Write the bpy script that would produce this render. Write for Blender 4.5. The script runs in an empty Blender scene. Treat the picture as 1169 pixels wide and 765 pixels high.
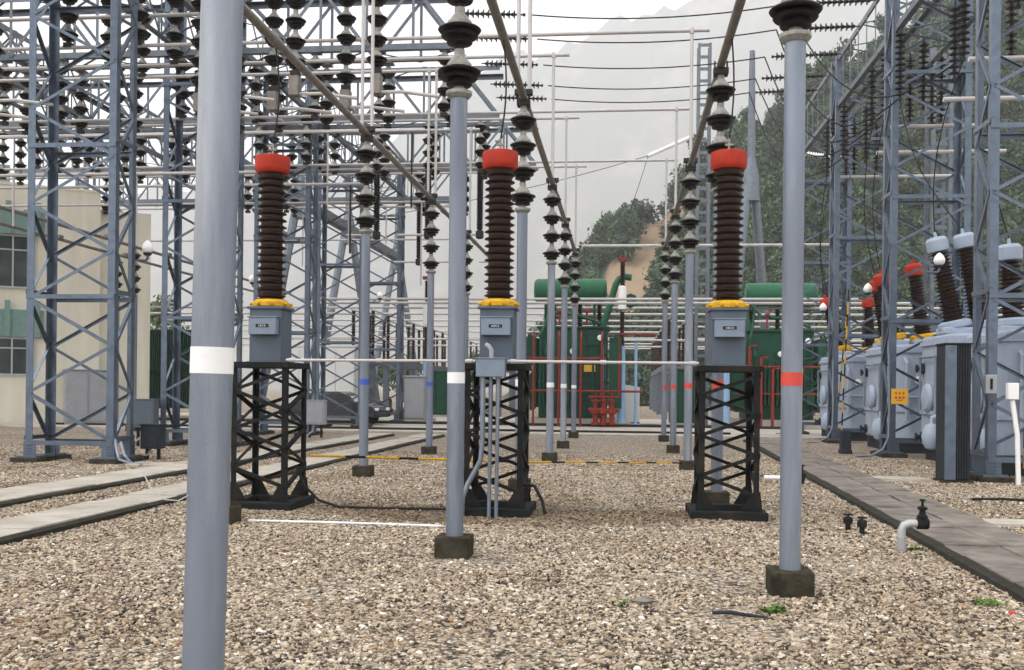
import bpy, bmesh, math, random
import numpy as np
from mathutils import Vector, Matrix
random.seed(7); rng = np.random.default_rng(7)
S = bpy.context.scene; COL = S.collection
PI = math.pi; R = math.radians
TH = R(6.2); CT, ST = math.cos(TH), math.sin(TH)      # the yard's grid is turned 6.2 degrees from the view

def W(lat, al, z=0.0):                                # yard coordinates (across, along, up) -> world
    return Vector((lat*CT+al*ST, -lat*ST+al*CT, z))

# ------------------------------------------------------------------ materials
def mat(name, col, rough=.6, metal=0.0, var=.12, scale=6.0, bump=0.0, bscale=60.0, dirt=None, dscale=1.2, damt=.5, spec=.5, streak=False):
    m = bpy.data.materials.new(name); m.use_nodes = True
    nt = m.node_tree; N = nt.nodes; L = nt.links; b = N['Principled BSDF']
    b.inputs['Roughness'].default_value = rough; b.inputs['Metallic'].default_value = metal
    b.inputs['Specular IOR Level'].default_value = spec
    tc = N.new('ShaderNodeTexCoord'); geo = N.new('ShaderNodeNewGeometry')
    src = geo.outputs['Position']
    n1 = N.new('ShaderNodeTexNoise'); n1.inputs['Scale'].default_value = scale; n1.inputs['Detail'].default_value = 5
    if streak:
        mp = N.new('ShaderNodeMapping'); mp.inputs['Scale'].default_value = (1, 1, .12); L.new(src, mp.inputs['Vector']); L.new(mp.outputs[0], n1.inputs['Vector'])
    else: L.new(src, n1.inputs['Vector'])
    rp = N.new('ShaderNodeMapRange'); rp.inputs['From Min'].default_value = .25; rp.inputs['From Max'].default_value = .75
    rp.inputs['To Min'].default_value = 1-var; rp.inputs['To Max'].default_value = 1+var; L.new(n1.outputs['Fac'], rp.inputs['Value'])
    mx = N.new('ShaderNodeVectorMath'); mx.operation = 'SCALE'; mx.inputs[0].default_value = col[:3]; L.new(rp.outputs[0], mx.inputs['Scale'])
    out = mx.outputs[0]
    if dirt:
        n2 = N.new('ShaderNodeTexNoise'); n2.inputs['Scale'].default_value = dscale; n2.inputs['Detail'].default_value = 7; n2.inputs['Roughness'].default_value = .65
        if streak: L.new(mp.outputs[0], n2.inputs['Vector'])
        else: L.new(src, n2.inputs['Vector'])
        r2 = N.new('ShaderNodeMapRange'); r2.inputs['From Min'].default_value = .5; r2.inputs['From Max'].default_value = .72; r2.inputs['To Max'].default_value = damt
        L.new(n2.outputs['Fac'], r2.inputs['Value'])
        mm = N.new('ShaderNodeMix'); mm.data_type = 'RGBA'; L.new(r2.outputs[0], mm.inputs['Factor']); L.new(out, mm.inputs['A']); mm.inputs['B'].default_value = (*dirt, 1)
        out = mm.outputs['Result']
    L.new(out, b.inputs['Base Color'])
    if bump:
        n3 = N.new('ShaderNodeTexNoise'); n3.inputs['Scale'].default_value = bscale; n3.inputs['Detail'].default_value = 4; L.new(src, n3.inputs['Vector'])
        bp = N.new('ShaderNodeBump'); bp.inputs['Strength'].default_value = bump; bp.inputs['Distance'].default_value = .01
        L.new(n3.outputs['Fac'], bp.inputs['Height']); L.new(bp.outputs[0], b.inputs['Normal'])
    return m

M = dict(
 pole=mat('pole_paint', (.165,.19,.235), .42, .35, .30, 4, .25, 150, (.38,.40,.42), 2.4, .8, streak=True),
 steel=mat('blue_grey_steel', (.105,.135,.18), .38, .5, .28, 6, .1, 90, (.07,.08,.10), 3, .6),
 truss=mat('galvanised_truss', (.125,.145,.17), .45, .45, .2, 5),
 iron=mat('dark_iron', (.010,.012,.012), .75, 0, .3, 14, .1, 80, (.05,.03,.018), 4, .6, spec=.15),
 ctbox=mat('transformer_box_paint', (.085,.108,.14), .5, 0, .18, 8, .05, 80, (.05,.06,.07), 4, .6, streak=True, spec=.3),
 ctlid=mat('terminal_box_paint', (.17,.215,.275), .45, 0, .10, 8),
 brown=mat('brown_porcelain', (.022,.010,.006), .4, 0, .3, 10, spec=.2),
 glaze=mat('dark_glazed_porcelain', (.012,.010,.010), .4, 0, .3, 12, dirt=(.05,.045,.04), dscale=9, damt=.5, spec=.18),
 cap=mat('weathered_metal_cap', (.27,.27,.24), .55, .1, .2, 20, dirt=(.10,.09,.07), dscale=14, damt=.7),
 red=mat('red_paint', (.37,.026,.010), .55, 0, .2, 9, dirt=(.20,.02,.012), dscale=6, damt=.6, spec=.2),
 yellow=mat('yellow_paint', (.60,.33,.012), .55, 0, .2, 20, dirt=(.25,.15,.03), dscale=9, damt=.7, spec=.2),
 white=mat('white_paint', (.78,.78,.77), .5, 0, .04, 20),
 blue=mat('blue_paint', (.03,.09,.42), .5, 0, .1, 20),
 bandred=mat('band_red_paint', (.55,.05,.03), .5, 0, .1, 20),
 bus=mat('aged_aluminium_bus', (.19,.17,.15), .5, .3, .2, 8, dirt=(.08,.07,.06), dscale=6, damt=.6),
 tube=mat('bright_aluminium_tube', (.46,.44,.43), .45, .1, .12, 4),
 clamp=mat('dark_clamp_metal', (.03,.028,.026), .6, .2, .2, 20, spec=.2),
 cable=mat('black_cable', (.014,.014,.015), .6, 0, .1, 20, spec=.2),
 conc=mat('light_concrete', (.42,.385,.33), .85, 0, .25, 3, .45, 90, (.17,.145,.115), 1.5, .8, spec=.25),
 footing=mat('mossy_footing_concrete', (.040,.035,.024), .95, 0, .5, 9, .9, 40, (.065,.058,.042), 8, .7, spec=.1),
 wet=mat('dark_weathered_concrete', (.19,.168,.145), .85, 0, .4, 3.5, .6, 70, (.07,.06,.05), 1.6, .85, spec=.2),
 kerb=mat('mossy_edge', (.035,.032,.026), .95, 0, .4, 10, .5, 60, (.02,.028,.012), 8, .6, spec=.1),
 road=mat('pale_yard_concrete', (.37,.34,.30), .85, 0, .14, .6, .2, 30, (.22,.2,.175), .5, .6),
 green=mat('green_transformer_paint', (.008,.060,.034), .5, 0, .15, 5, dirt=(.006,.03,.02), dscale=2, damt=.6, spec=.2),
 lgreen=mat('light_green_paint', (.014,.105,.05), .45, 0, .2, 4, dirt=(.012,.06,.03), dscale=2, damt=.6, spec=.25),
 fire=mat('fire_pipe_red', (.20,.02,.012), .5, 0, .2, 10, spec=.25),
 tank=mat('pale_blue_grey_tank', (.31,.365,.45), .5, 0, .08, 3, dirt=(.20,.225,.26), dscale=1.6, damt=.5, streak=True, spec=.3),
 lblue=mat('light_blue_paint', (.25,.40,.60), .5, 0, .1, 8),
 cream=mat('cream_stucco', (.66,.62,.51), .9, 0, .08, 2, .2, 40, (.42,.39,.31), .8, .5, streak=True),
 teal=mat('pale_teal_tile', (.15,.25,.225), .6, 0, .15, 5),
 glass=mat('dark_window_glass', (.018,.03,.03), .08, 0, .2, 2),
 alu=mat('window_aluminium', (.4,.42,.42), .5, .3, .1, 10),
 grey=mat('grey_cabinet_paint', (.30,.31,.33), .55, 0, .1, 6, dirt=(.2,.2,.2), dscale=3, damt=.5),
 dgrey=mat('dark_slate_paint', (.020,.025,.032), .7, 0, .2, 7, .2, 120, spec=.2),
 black=mat('black_car_paint', (.006,.006,.007), .18, 0, .1, 5, spec=.3),
 tyre=mat('rubber', (.015,.015,.015), .8, 0, .2, 20),
 lamp=mat('milky_globe', (.82,.82,.80), .3, 0, .02, 5),
 tan=mat('warning_sign_yellow', (.70,.40,.02), .5, 0, .1, 30),
 grn=mat('weed_leaf', (.085,.15,.03), .7, 0, .4, 30, spec=.2),
 dry=mat('dry_moss', (.10,.085,.035), .9, 0, .4, 40),
 leaf=mat('tree_leaf', (.045,.085,.028), .7, 0, .35, .9),
 bark=mat('tree_bark', (.09,.07,.05), .9, 0, .2, 6),
)

# ------------------------------------------------------------------ mesh builder
class MB:
    def __init__(s): s.v = []; s.f = []; s.m = []
    def add(s, vs, fs, mi=0):
        o = len(s.v); s.v += [tuple(v) for v in vs]
        for f in fs: s.f.append(tuple(i+o for i in f)); s.m.append(mi)
        return s
    def obox(s, c, ax, ay, az, mi=0):
        c = Vector(c); ax, ay, az = Vector(ax), Vector(ay), Vector(az)
        vs = [c+i*ax+j*ay+k*az for k in (-1,1) for j in (-1,1) for i in (-1,1)]
        return s.add(vs, [(0,2,3,1),(4,5,7,6),(0,1,5,4),(2,6,7,3),(0,4,6,2),(1,3,7,5)], mi)
    def box(s, x0, x1, y0, y1, z0, z1, mi=0):
        return s.obox(((x0+x1)/2,(y0+y1)/2,(z0+z1)/2), ((x1-x0)/2,0,0), (0,(y1-y0)/2,0), (0,0,(z1-z0)/2), mi)
    def bar(s, p, q, w, h, up=(0,0,1), mi=0):
        p, q = Vector(p), Vector(q); d = q-p; l = d.length; d /= l
        a = d.cross(Vector(up))
        if a.length < 1e-4: a = d.cross(Vector((0,1,0)))
        a.normalize(); b = a.cross(d)
        return s.obox((p+q)/2, d*l/2, a*w/2, b*h/2, mi)
    def angle(s, p, q, n, w=.09, t=.012, flip=1, mi=0):   # steel angle: one flange in the face (normal n), one turned inwards along its upper edge
        p, q, n = Vector(p), Vector(q), Vector(n).normalized(); d = (q-p); l = d.length; d /= l
        u = n.cross(d).normalized()
        if u.z < 0: u = -u
        u *= flip
        c = (p+q)/2
        s.obox(c - n*t/2, d*l/2, u*w/2, n*t/2, mi)
        s.obox(c + u*(w/2-t/2) - n*(t+(w-t)/2), d*l/2, u*t/2, n*(w-t)/2, mi)
        return s
    def tube(s, pts, r, n=10, mi=0, caps=True):
        pts = [Vector(p) for p in pts]; rs = r if isinstance(r, (list, tuple)) else [r]*len(pts)
        o = len(s.v); prev = None
        for i, p in enumerate(pts):
            d = (pts[min(i+1,len(pts)-1)]-pts[max(i-1,0)]).normalized()
            if prev is None:
                a = d.cross(Vector((0,0,1)))
                if a.length < 1e-3: a = d.cross(Vector((1,0,0)))
            else: a = prev - d*prev.dot(d)
            a.normalize(); prev = a; b = d.cross(a)
            for k in range(n):
                t = 2*PI*k/n; s.v.append(tuple(p+(a*math.cos(t)+b*math.sin(t))*rs[i]))
        for i in range(len(pts)-1):
            for k in range(n):
                s.f.append((o+i*n+k, o+i*n+(k+1)%n, o+(i+1)*n+(k+1)%n, o+(i+1)*n+k)); s.m.append(mi)
        if caps:
            s.f.append(tuple(o+k for k in range(n))[::-1]); s.m.append(mi)
            e = o+(len(pts)-1)*n; s.f.append(tuple(e+k for k in range(n))); s.m.append(mi)
        return s
    def lathe(s, prof, o=(0,0,0), axis=(0,0,1), n=20, mi=0):  # prof: (radius, height[, material])
        ax = Vector(axis).normalized(); a = ax.cross(Vector((1,0,0)) if abs(ax.x) < .9 else Vector((0,1,0))).normalized(); b = ax.cross(a)
        o = Vector(o); st = len(s.v)
        for pr in prof:
            for k in range(n):
                t = 2*PI*k/n; s.v.append(tuple(o+ax*pr[1]+(a*math.cos(t)+b*math.sin(t))*pr[0]))
        for i in range(len(prof)-1):
            m_ = prof[i+1][2] if len(prof[i+1]) > 2 else mi
            for k in range(n):
                s.f.append((st+i*n+k, st+i*n+(k+1)%n, st+(i+1)*n+(k+1)%n, st+(i+1)*n+k)); s.m.append(m_)
        s.f.append(tuple(st+k for k in range(n))[::-1]); s.m.append(prof[0][2] if len(prof[0]) > 2 else mi)
        e = st+(len(prof)-1)*n; s.f.append(tuple(e+k for k in range(n))); s.m.append(prof[-1][2] if len(prof[-1]) > 2 else mi)
        return s
    def prism(s, poly, x0, x1, mi=0):     # polygon in (y, z) pushed along x
        n = len(poly); vs = [(x0,y,z) for y,z in poly]+[(x1,y,z) for y,z in poly]
        return s.add(vs, [tuple(range(n))[::-1], tuple(range(n,2*n))]+[(i,(i+1)%n,n+(i+1)%n,n+i) for i in range(n)], mi)
    def build(s, name, mats, parent=None, smooth=True, bevel=0, ang=35):
        me = bpy.data.meshes.new(name); me.from_pydata(s.v, [], s.f)
        for m_ in (mats if isinstance(mats, (list, tuple)) else [mats]): me.materials.append(M[m_] if isinstance(m_, str) else m_)
        me.polygons.foreach_set('material_index', s.m)
        bm = bmesh.new(); bm.from_mesh(me); bmesh.ops.recalc_face_normals(bm, faces=bm.faces); bm.to_mesh(me); bm.free()
        if smooth:
            me.polygons.foreach_set('use_smooth', [True]*len(me.polygons)); me.set_sharp_from_angle(angle=R(ang))
        o = bpy.data.objects.new(name, me); COL.objects.link(o)
        if parent: o.parent = parent
        if bevel:
            bv = o.modifiers.new('bevel', 'BEVEL'); bv.width = bevel; bv.segments = 2; bv.limit_method = 'ANGLE'
        return o

def letters(body, size, parent, loc, space=1.0, m='white'):
    cu = bpy.data.curves.new('lettering', 'FONT'); cu.body = body; cu.size = size; cu.extrude = size*.02; cu.align_x = 'CENTER'; cu.space_character = space; cu.resolution_u = 3
    t = bpy.data.objects.new('lettering_curve', cu); COL.objects.link(t); bpy.context.view_layer.update()
    me = bpy.data.meshes.new_from_object(t.evaluated_get(bpy.context.evaluated_depsgraph_get())); bpy.data.objects.remove(t); me.materials.clear(); me.materials.append(M[m])
    o = bpy.data.objects.new('lettering', me); COL.objects.link(o); o.parent = parent; o.location = loc; o.rotation_euler = (PI/2,0,0); return o
def tag(o, label=None, cat=None, group=None, kind=None):
    if label: o['label'] = label
    if cat: o['category'] = cat
    if group: o['group'] = group
    if kind: o['kind'] = kind
    return o
def place(o, lat, al, z=0, rz=0):
    o.location = W(lat, al, z); o.rotation_euler = (0, 0, -TH+rz); return o
def thing(name, label, cat, lat, al, z=0, group=None, rz=0):
    o = bpy.data.objects.new(name, None); o.empty_display_size = .2; COL.objects.link(o)
    return tag(place(o, lat, al, z, rz), label, cat, group)
def solo(mb, name, mats, label, cat, lat, al, z=0, group=None, rz=0, **k):
    return tag(place(mb.build(name, mats, None, **k), lat, al, z, rz), label, cat, group)
def struct(mb, name, mats, lat=0, al=0, z=0, **k):
    return tag(place(mb.build(name, mats, None, **k), lat, al, z), kind='structure')
def dup(root, lat, al, z=0, label=None, group=None, rz=0):
    def cp(o, par):
        c = o.copy(); COL.objects.link(c)
        if par: c.parent = par
        for ch in KIDS.get(o.name, ()): cp(ch, c)
        return c
    KIDS = {}
    stack = [root]
    while stack:
        o = stack.pop(); ks = list(o.children); KIDS[o.name] = ks; stack += ks
    r = cp(root, None)
    if label: r['label'] = label
    if group: r['group'] = group
    return place(r, lat, al, z, rz)
ORD = ['first','second','third','fourth','fifth','sixth','seventh','eighth','ninth','tenth','eleventh','twelfth','thirteenth','fourteenth','fifteenth','sixteenth']

# ------------------------------------------------------------------ insulators
def unit_prof(z0=0):
    return [(.045,z0,0),(.045,z0+.045,0),(.115,z0+.055,0),(.125,z0+.068,0),(.105,z0+.108,0),(.165,z0+.116,0),(.178,z0+.132,0),(.14,z0+.168,0),
            (.198,z0+.176,0),(.208,z0+.190,0),(.195,z0+.205,0),(.12,z0+.232,0)]
def cap_prof(z0=0):
    return [(.10,z0+.228),(.118,z0+.232),(.118,z0+.262),(.095,z0+.29),(.07,z0+.325),(.05,z0+.345),(.05,z0+.402)]
def disc_prof(n, L=.146):
    p = [(.02,0,1),(.02,-.12,1)]
    z = -.12
    for i in range(n):
        p += [(.035,z,1),(.05,z-.02,1),(.05,z-.055,1),(.075,z-.06,0),(.122,z-.085,0),(.127,z-.095,0),(.10,z-.092,0),(.045,z-.088,0),(.025,z-.12,1)]
        z -= L
    p += [(.025,z-.03,1),(.045,z-.04,1),(.045,z-.10,1)]
    return [(a,-b,c) for a,b,c in p]      # heights grow along the axis

# ------------------------------------------------------------------ bus support poles
ROWS = {'blue': (-4.6, [11.3, 17.73, 23.95, 29.5, 35.4], 'blue', 'blue banded'),
        'white': (-1.57, [9.5, 15.7, 22.32, 27.5, 33.5], 'white', 'white banded'),
        'red': (1.34, [8.17, 14.35, 20.58, 26.3, 32.1], 'bandred', 'red banded')}
PTOP = 4.43; BUSZ = 6.13
def add_stack(root, z, units=4):
    for k in range(units):
        u = MB().lathe(unit_prof(z+.4*k), n=28).build('insulator_unit', 'glaze', root)
        MB().lathe(cap_prof(z+.4*k), n=24).build('metal_cap', 'cap', u)
def make_pole(band, label, lat, al, group):
    t = thing('bus_support_pole', label, 'support pole', lat, al, 0, group)
    MB().box(-.165,.165,-.165,.165,-.05,.2).build('footing', 'footing', t, bevel=.012)
    MB().tube([(0,0,.195),(0,0,PTOP-.03)], .0825, 32).build('pipe', 'pole', t)
    MB().tube([(0,0,1.65),(0,0,1.755)], .0845, 32).build('paint_band', band, t)
    MB().lathe([(.085,PTOP-.07),(.10,PTOP-.06),(.125,PTOP-.03),(.125,PTOP),(.06,PTOP+.02),(.05,PTOP+.06)], n=24).build('top_flange', 'cap', t)
    add_stack(t, PTOP)
    c = MB().box(-.10,.10,-.09,.09,PTOP+1.60,PTOP+1.625).box(-.105,.105,-.05,.05,PTOP+1.62,PTOP+1.70)
    for s in (-1,1): c.tube([(s*.085,0,PTOP+1.6),(s*.085,0,PTOP+1.80)], .014, 8)
    c.build('bus_clamp', 'clamp', t, bevel=.004)
    return t
for key, (lat, als, band, word) in ROWS.items():
    proto = None
    pos = ['second','third','fourth','fifth','farthest'] if key == 'white' else ['front','second','third','fourth','farthest']
    for k, al in enumerate(als):
        lab = f'slender grey pole carrying a bus insulator, {pos[k]} of the {word} poles'
        if proto is None: proto = make_pole(band, lab, lat, al, f'{word} bus support poles')
        else: dup(proto, lat, al, 0, lab)
    if key == 'white': white_proto = proto
# the thick looking pole right before the camera leans a little
fg = dup(white_proto, 0, 0, 0, 'large grey pole close to the camera with a broad white band', 'white banded bus support poles')
fg.location = (-1.235, 4.04, 0); fg.rotation_euler = (0, R(1.08), -TH)

# main bus tubes along the rows
def bus_tube(lat, a0, a1, z, r, label, joints):
    t = thing('bus_tube', label, 'bus tube', lat, a0, z, 'main bus tubes on the banded poles')
    MB().tube([(0,0,0),(0,a1-a0,0)], r, 20).build('tube', 'bus', t)
    for j in joints: MB().lathe([(r+.002,-.13),(r+.012,-.12),(r+.012,.12),(r+.002,.13)], (0,j-a0,0), (0,1,0), 18).build('sleeve', 'bus', t)
for key in ROWS:
    lat, als, _b, w = ROWS[key]; w = key
    bus_tube(lat, 1.5, als[-1]+.6, BUSZ+.045, .058, f'thick bare metal bus tube running over the {w} banded poles', [a+1.6 for a in als])

# ------------------------------------------------------------------ current transformers on lattice pedestals
def make_ct(label, lat, al, junction):
    p = thing('lattice_pedestal', label[0], 'pedestal', lat, al, 0, 'dark lattice pedestals')
    w, d, h = .37, .41, 1.92
    b = MB()
    for s in (-1,1):
        b.box(s*.38-.085, s*.38+.085, -.50, .50, -.02, .11); b.box(-.475, .475, s*.42-.085, s*.42+.085, -.022, .107)
    b.build('base_frame', 'iron', p, bevel=.012)
    for sx in (-1,1):
        for sy in (-1,1):
            l = MB(); x, y = sx*w, sy*d
            l.box(min(x,x-sx*.07), max(x,x-sx*.07), min(y,y-sy*.012), max(y,y-sy*.012), .11, h-.07)
            l.box(min(x,x-sx*.012), max(x,x-sx*.012), min(y-sy*.012,y-sy*.07), max(y-sy*.012,y-sy*.07), .11, h-.07)
            l.build('leg', 'iron', p)
            g = MB()
            g.add([(x-sx*.22,y+sy*.004,.112),(x+sx*.04,y+sy*.004,.112),(x+sx*.012,y+sy*.004,.36),(x-sx*.09,y+sy*.004,.34),
                   (x-sx*.22,y+sy*.018,.112),(x+sx*.04,y+sy*.018,.112),(x+sx*.012,y+sy*.018,.36),(x-sx*.09,y+sy*.018,.34)],
                  [(0,1,2,3),(7,6,5,4),(0,4,5,1),(1,5,6,2),(2,6,7,3),(3,7,4,0)])
            for bx_, bz_ in ((.03,.16),(.03,.24),(.03,.31),(.10,.16),(.16,.15)):
                g.lathe([(.014,.016),(.014,.030),(.006,.034)], (x-sx*bx_, y, bz_), (0,sy,0), 6)
            g.build('gusset', 'iron', p)
    n = 6; z0, z1 = .30, h-.12; st = (z1-z0)/n
    for fy in (-1,1):
        br = MB()
        for k in range(n):
            s = 1 if (k % 2 == 0) else -1
            s *= fy
            br.angle((-s*(w-.02), fy*(d+.014), z0+k*st), (s*(w-.02), fy*(d+.014), z0+(k+1)*st), (0,fy,0), .044, .008)
        br.build('bracing', 'iron', p)
    for fx in (-1,1):
        br = MB()
        for k in range(n):
            s = (1 if k % 2 == 0 else -1)*fx
            br.angle((fx*(w+.014), -s*(d-.02), z0+k*st), (fx*(w+.014), s*(d-.02), z0+(k+1)*st), (fx,0,0), .046, .008)
        br.build('bracing', 'iron', p)
    MB().box(-.40,.40,-.45,.45,h-.075,h).build('top_plate', 'iron', p, bevel=.006)
    t = thing('current_transformer', label[1], 'transformer', lat, al, h, 'current transformers with red caps')
    bx = MB().box(-.215,.215,-.215,.215,.012,.70).box(-.245,.245,-.245,.245,.701,.735).box(-.25,.25,-.23,.23,0,.012)
    bx.build('base_box', 'ctbox', t, bevel=.008)
    lid = MB().box(-.185,.185,-.335,-.217,.36,.58).build('terminal_box', 'ctlid', t, bevel=.006)
    MB().box(-.20,.20,-.345,-.217,.583,.597).build('cover_lip', 'ctlid', lid)
    pl = MB().box(-.085,.085,-.341,-.3355,.455,.495).build('nameplate', 'dgrey', lid)
    letters('ABCA', .034, pl, (0,-.3425,.463), 1.25)
    fl = MB().lathe([(.215,.736),(.235,.745),(.235,.80),(.20,.835),(.16,.84)], n=28)
    for k in range(8):
        a = PI/8+k*PI/4; fl.lathe([(.022,0),(.022,.05),(.012,.055)], (.225*math.cos(a), .225*math.sin(a), .775), (math.cos(a),math.sin(a),0), 8)
    fl.build('flange', 'yellow', t)
    pr = [(.15,.835)]; z = .86
    for k in range(18):
        rr = .142
        pr += [(rr,z),(.168,z+.012),(.193,z+.020),(.194,z+.028),(.165,z+.044),(rr,z+.054)]; z += .0917
    pr += [(.14,z),(.15,z+.02)]
    MB().lathe(pr, n=36).build('porcelain', 'brown', t)
    zt = z+.01
    MB().lathe([(.12,zt-.01),(.205,zt),(.224,zt+.03),(.229,zt+.06),(.232,zt+.195),(.226,zt+.218),(.20,zt+.228),(.02,zt+.235)], n=40).build('cap', 'red', t)
    tm = MB().tube([(0,0,zt+.26),(0,0,zt+.40)], .016, 10).box(-.05,.05,-.02,.02,zt+.31,zt+.335).box(-.07,.0,-.02,.02,zt+.36,zt+.38)
    tm.build('terminal', 'cap', t)
    ZT = h+zt+.39
    dz = BUSZ+.045-ZT
    pts = [(0,0,0)]+[(.05*math.sin(q*PI)+.02*q, .06*math.sin(q*PI), dz*q) for q in (.12,.25,.4,.55,.7,.85)]+[(.02,0,dz)]
    solo(MB().tube(pts, .011, 8), 'drop_cable', 'cable', label[2], 'cable', lat, al, ZT, 'drop cables from the main bus tubes')
    return p, t
CTS = [(-4.47,13.02,'left','white'),(-1.5,12.95,'middle','white'),(1.31,13.3,'right','red')]
make_ct(['dark iron lattice pedestal under the current transformer beside the large foreground pole',
         'red capped brown ribbed current transformer just beside the large foreground pole',
         'thin black cable dropping to the red cap beside the foreground pole'], -4.66, 13.02, False)
make_ct(['dark iron lattice pedestal with three grey conduits running down its front',
         'red capped current transformer in the middle of the three, between white banded poles',
         'thin black cable hanging straight down to the middle red cap'], -1.59, 12.95, True)
make_ct(['dark iron lattice pedestal standing beside the front red banded pole',
         'red capped current transformer standing beside the front red banded pole',
         'thin black cable dropping to the red cap beside the red banded pole'], 1.34, 13.15, False)
# conduit run, junction box
jb = thing('junction_box', 'small grey junction box with conduits on the middle pedestal', 'junction box', -1.59, 12.40, 1.86)
MB().box(-.20,.16,-.09,.09,-.11,.11).box(-.215,.175,-.10,.10,.111,.125).build('box', 'ctlid', jb, bevel=.006)
MB().tube([(-.02,0,.12),(-.02,0,.22),(-.05,0,.27),(-.09,.02,.29)], .028, 12).build('cable_gland', 'grey', jb)
for k, pts in enumerate([[(-.12,0,-.11),(-.12,0,-.9),(-.14,0,-1.15),(-.30,0,-1.45),(-.36,0,-1.62),(-.37,0,-1.87)],
                         [(-.02,0,-.11),(-.03,0,-1.87)], [(.07,0,-.11),(.06,0,-1.87)]]):
    MB().tube(pts, .032 if k == 0 else .024, 12).build('conduit', 'pole', jb)
# pipe linking the pedestals at the top
for nm, a, b in (('first', (-4.3,12.6), (-1.81,12.42)), ('second', (-1.41,12.42), (.95,12.72))):
    lab = {'first':'horizontal grey conduit pipe from the pedestal by the foreground pole to the junction box', 'second':'horizontal grey conduit pipe from the junction box to the pedestal by the red banded pole'}[nm]
    d = (b[0]-a[0], b[1]-a[1])
    mbp = MB().tube([(0,0,0),(d[0],d[1],0)], .019, 12)
    for q in (.03,.5,.97): mbp.lathe([(.020,-.04),(.028,-.035),(.028,.035),(.020,.04)], (d[0]*q,d[1]*q,0), (d[0],d[1],0), 12)
    solo(mbp, 'conduit_pipe', 'tube', lab, 'pipe', a[0], a[1], 1.945, 'horizontal conduit pipes between pedestals')
# striped bars
def striped(a, b, r, n, label):
    t = MB(); a, b = Vector(a), Vector(b); d = b-a
    for k in range(n): t.tube([d*((k+(.25 if k%2 else 0))/n), d*((k+1+(0 if k%2 else .25))/n)], r, 10, k % 2)
    solo(t, 'striped_bar', ['yellow','iron'], label, 'barrier bar', a.x, a.y, a.z, 'yellow and black striped bars')
striped((-4.25,13.45,.66), (-1.66,15.62,.47), .018, 8, 'yellow and black striped bar reaching from the lattice pedestal to a white banded pole')
striped((-1.46,15.75,.46), (1.2,20.4,.16), .015, 10, 'thinner striped bar beyond the middle pedestal, resting against a red banded pole')
# cable on the gravel, white pipe line
solo(MB().tube([(0,0,.55),(.08,.05,.3),(.3,.02,.1),(.6,-.1,.035),(1.2,-.12,.03),(1.9,-.06,.03),(2.5,-.1,.03)], .018, 8), 'ground_cable', 'cable',
     'black cable trailing over the gravel between two lattice pedestals', 'cable', -4.28, 13.0)
solo(MB().tube([(0,0,.4),(.14,-.02,.38),(.24,-.02,.2),(.28,-.05,.03)], .022, 8), 'ground_cable', 'cable',
     'short black cable loop at the foot of the middle pedestal', 'cable', -1.22, 12.7)
solo(MB().tube([(0,0,0),(1.2,.01,0),(2.3,.0,-.008)], .014, 8), 'ground_pipe', 'white', 'thin white pipe lying on the gravel behind the foreground pole', 'pipe', -4.35, 11.45, .022)

# ------------------------------------------------------------------ overhead transverse buses with droppers from every pole
OZ = 8.92
OVER = []     # (al) of each, used for the hanging insulators
def over_bus(key, k, al, lat1, pair, z):
    lat = ROWS[key][0]
    t = thing('overhead_bus', f'pale overhead bus tube dropping to the {ORD[k+ (1 if key=="white" else 0)]} {key} banded pole', 'bus tube', lat, al, 0, 'overhead bus tubes with droppers')
    MB().tube([(.35,0,z),(lat1-lat,0,z)], .040, 12).build('tube', 'tube', t)
    for x in ([-.09,.09] if pair else [0]):
        MB().tube([(x,0,BUSZ+.09),(x,0,z-.03)], .032, 12).build('dropper', 'tube', t)
    for x in ([-.09,.09] if pair else [0]): MB().lathe([(.034,-.07),(.046,-.06),(.046,.05),(.03,.06)], (x,0,z), n=12).build('tee_joint', 'tube', t)
    c = MB().box(-.14,.14,-.06,.06,BUSZ+.07,BUSZ+.16)
    c.build('clamp', 'clamp' , t, bevel=.008)
    OVER.append((al, z, key, k))
for key in ROWS:
    for k, al in enumerate(ROWS[key][1]):
        if al > 14.5: over_bus(key, k, al, -23.5, k <= 1 or key == 'blue', OZ + {'blue':.35,'white':.1,'red':-.05}[key])

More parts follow.
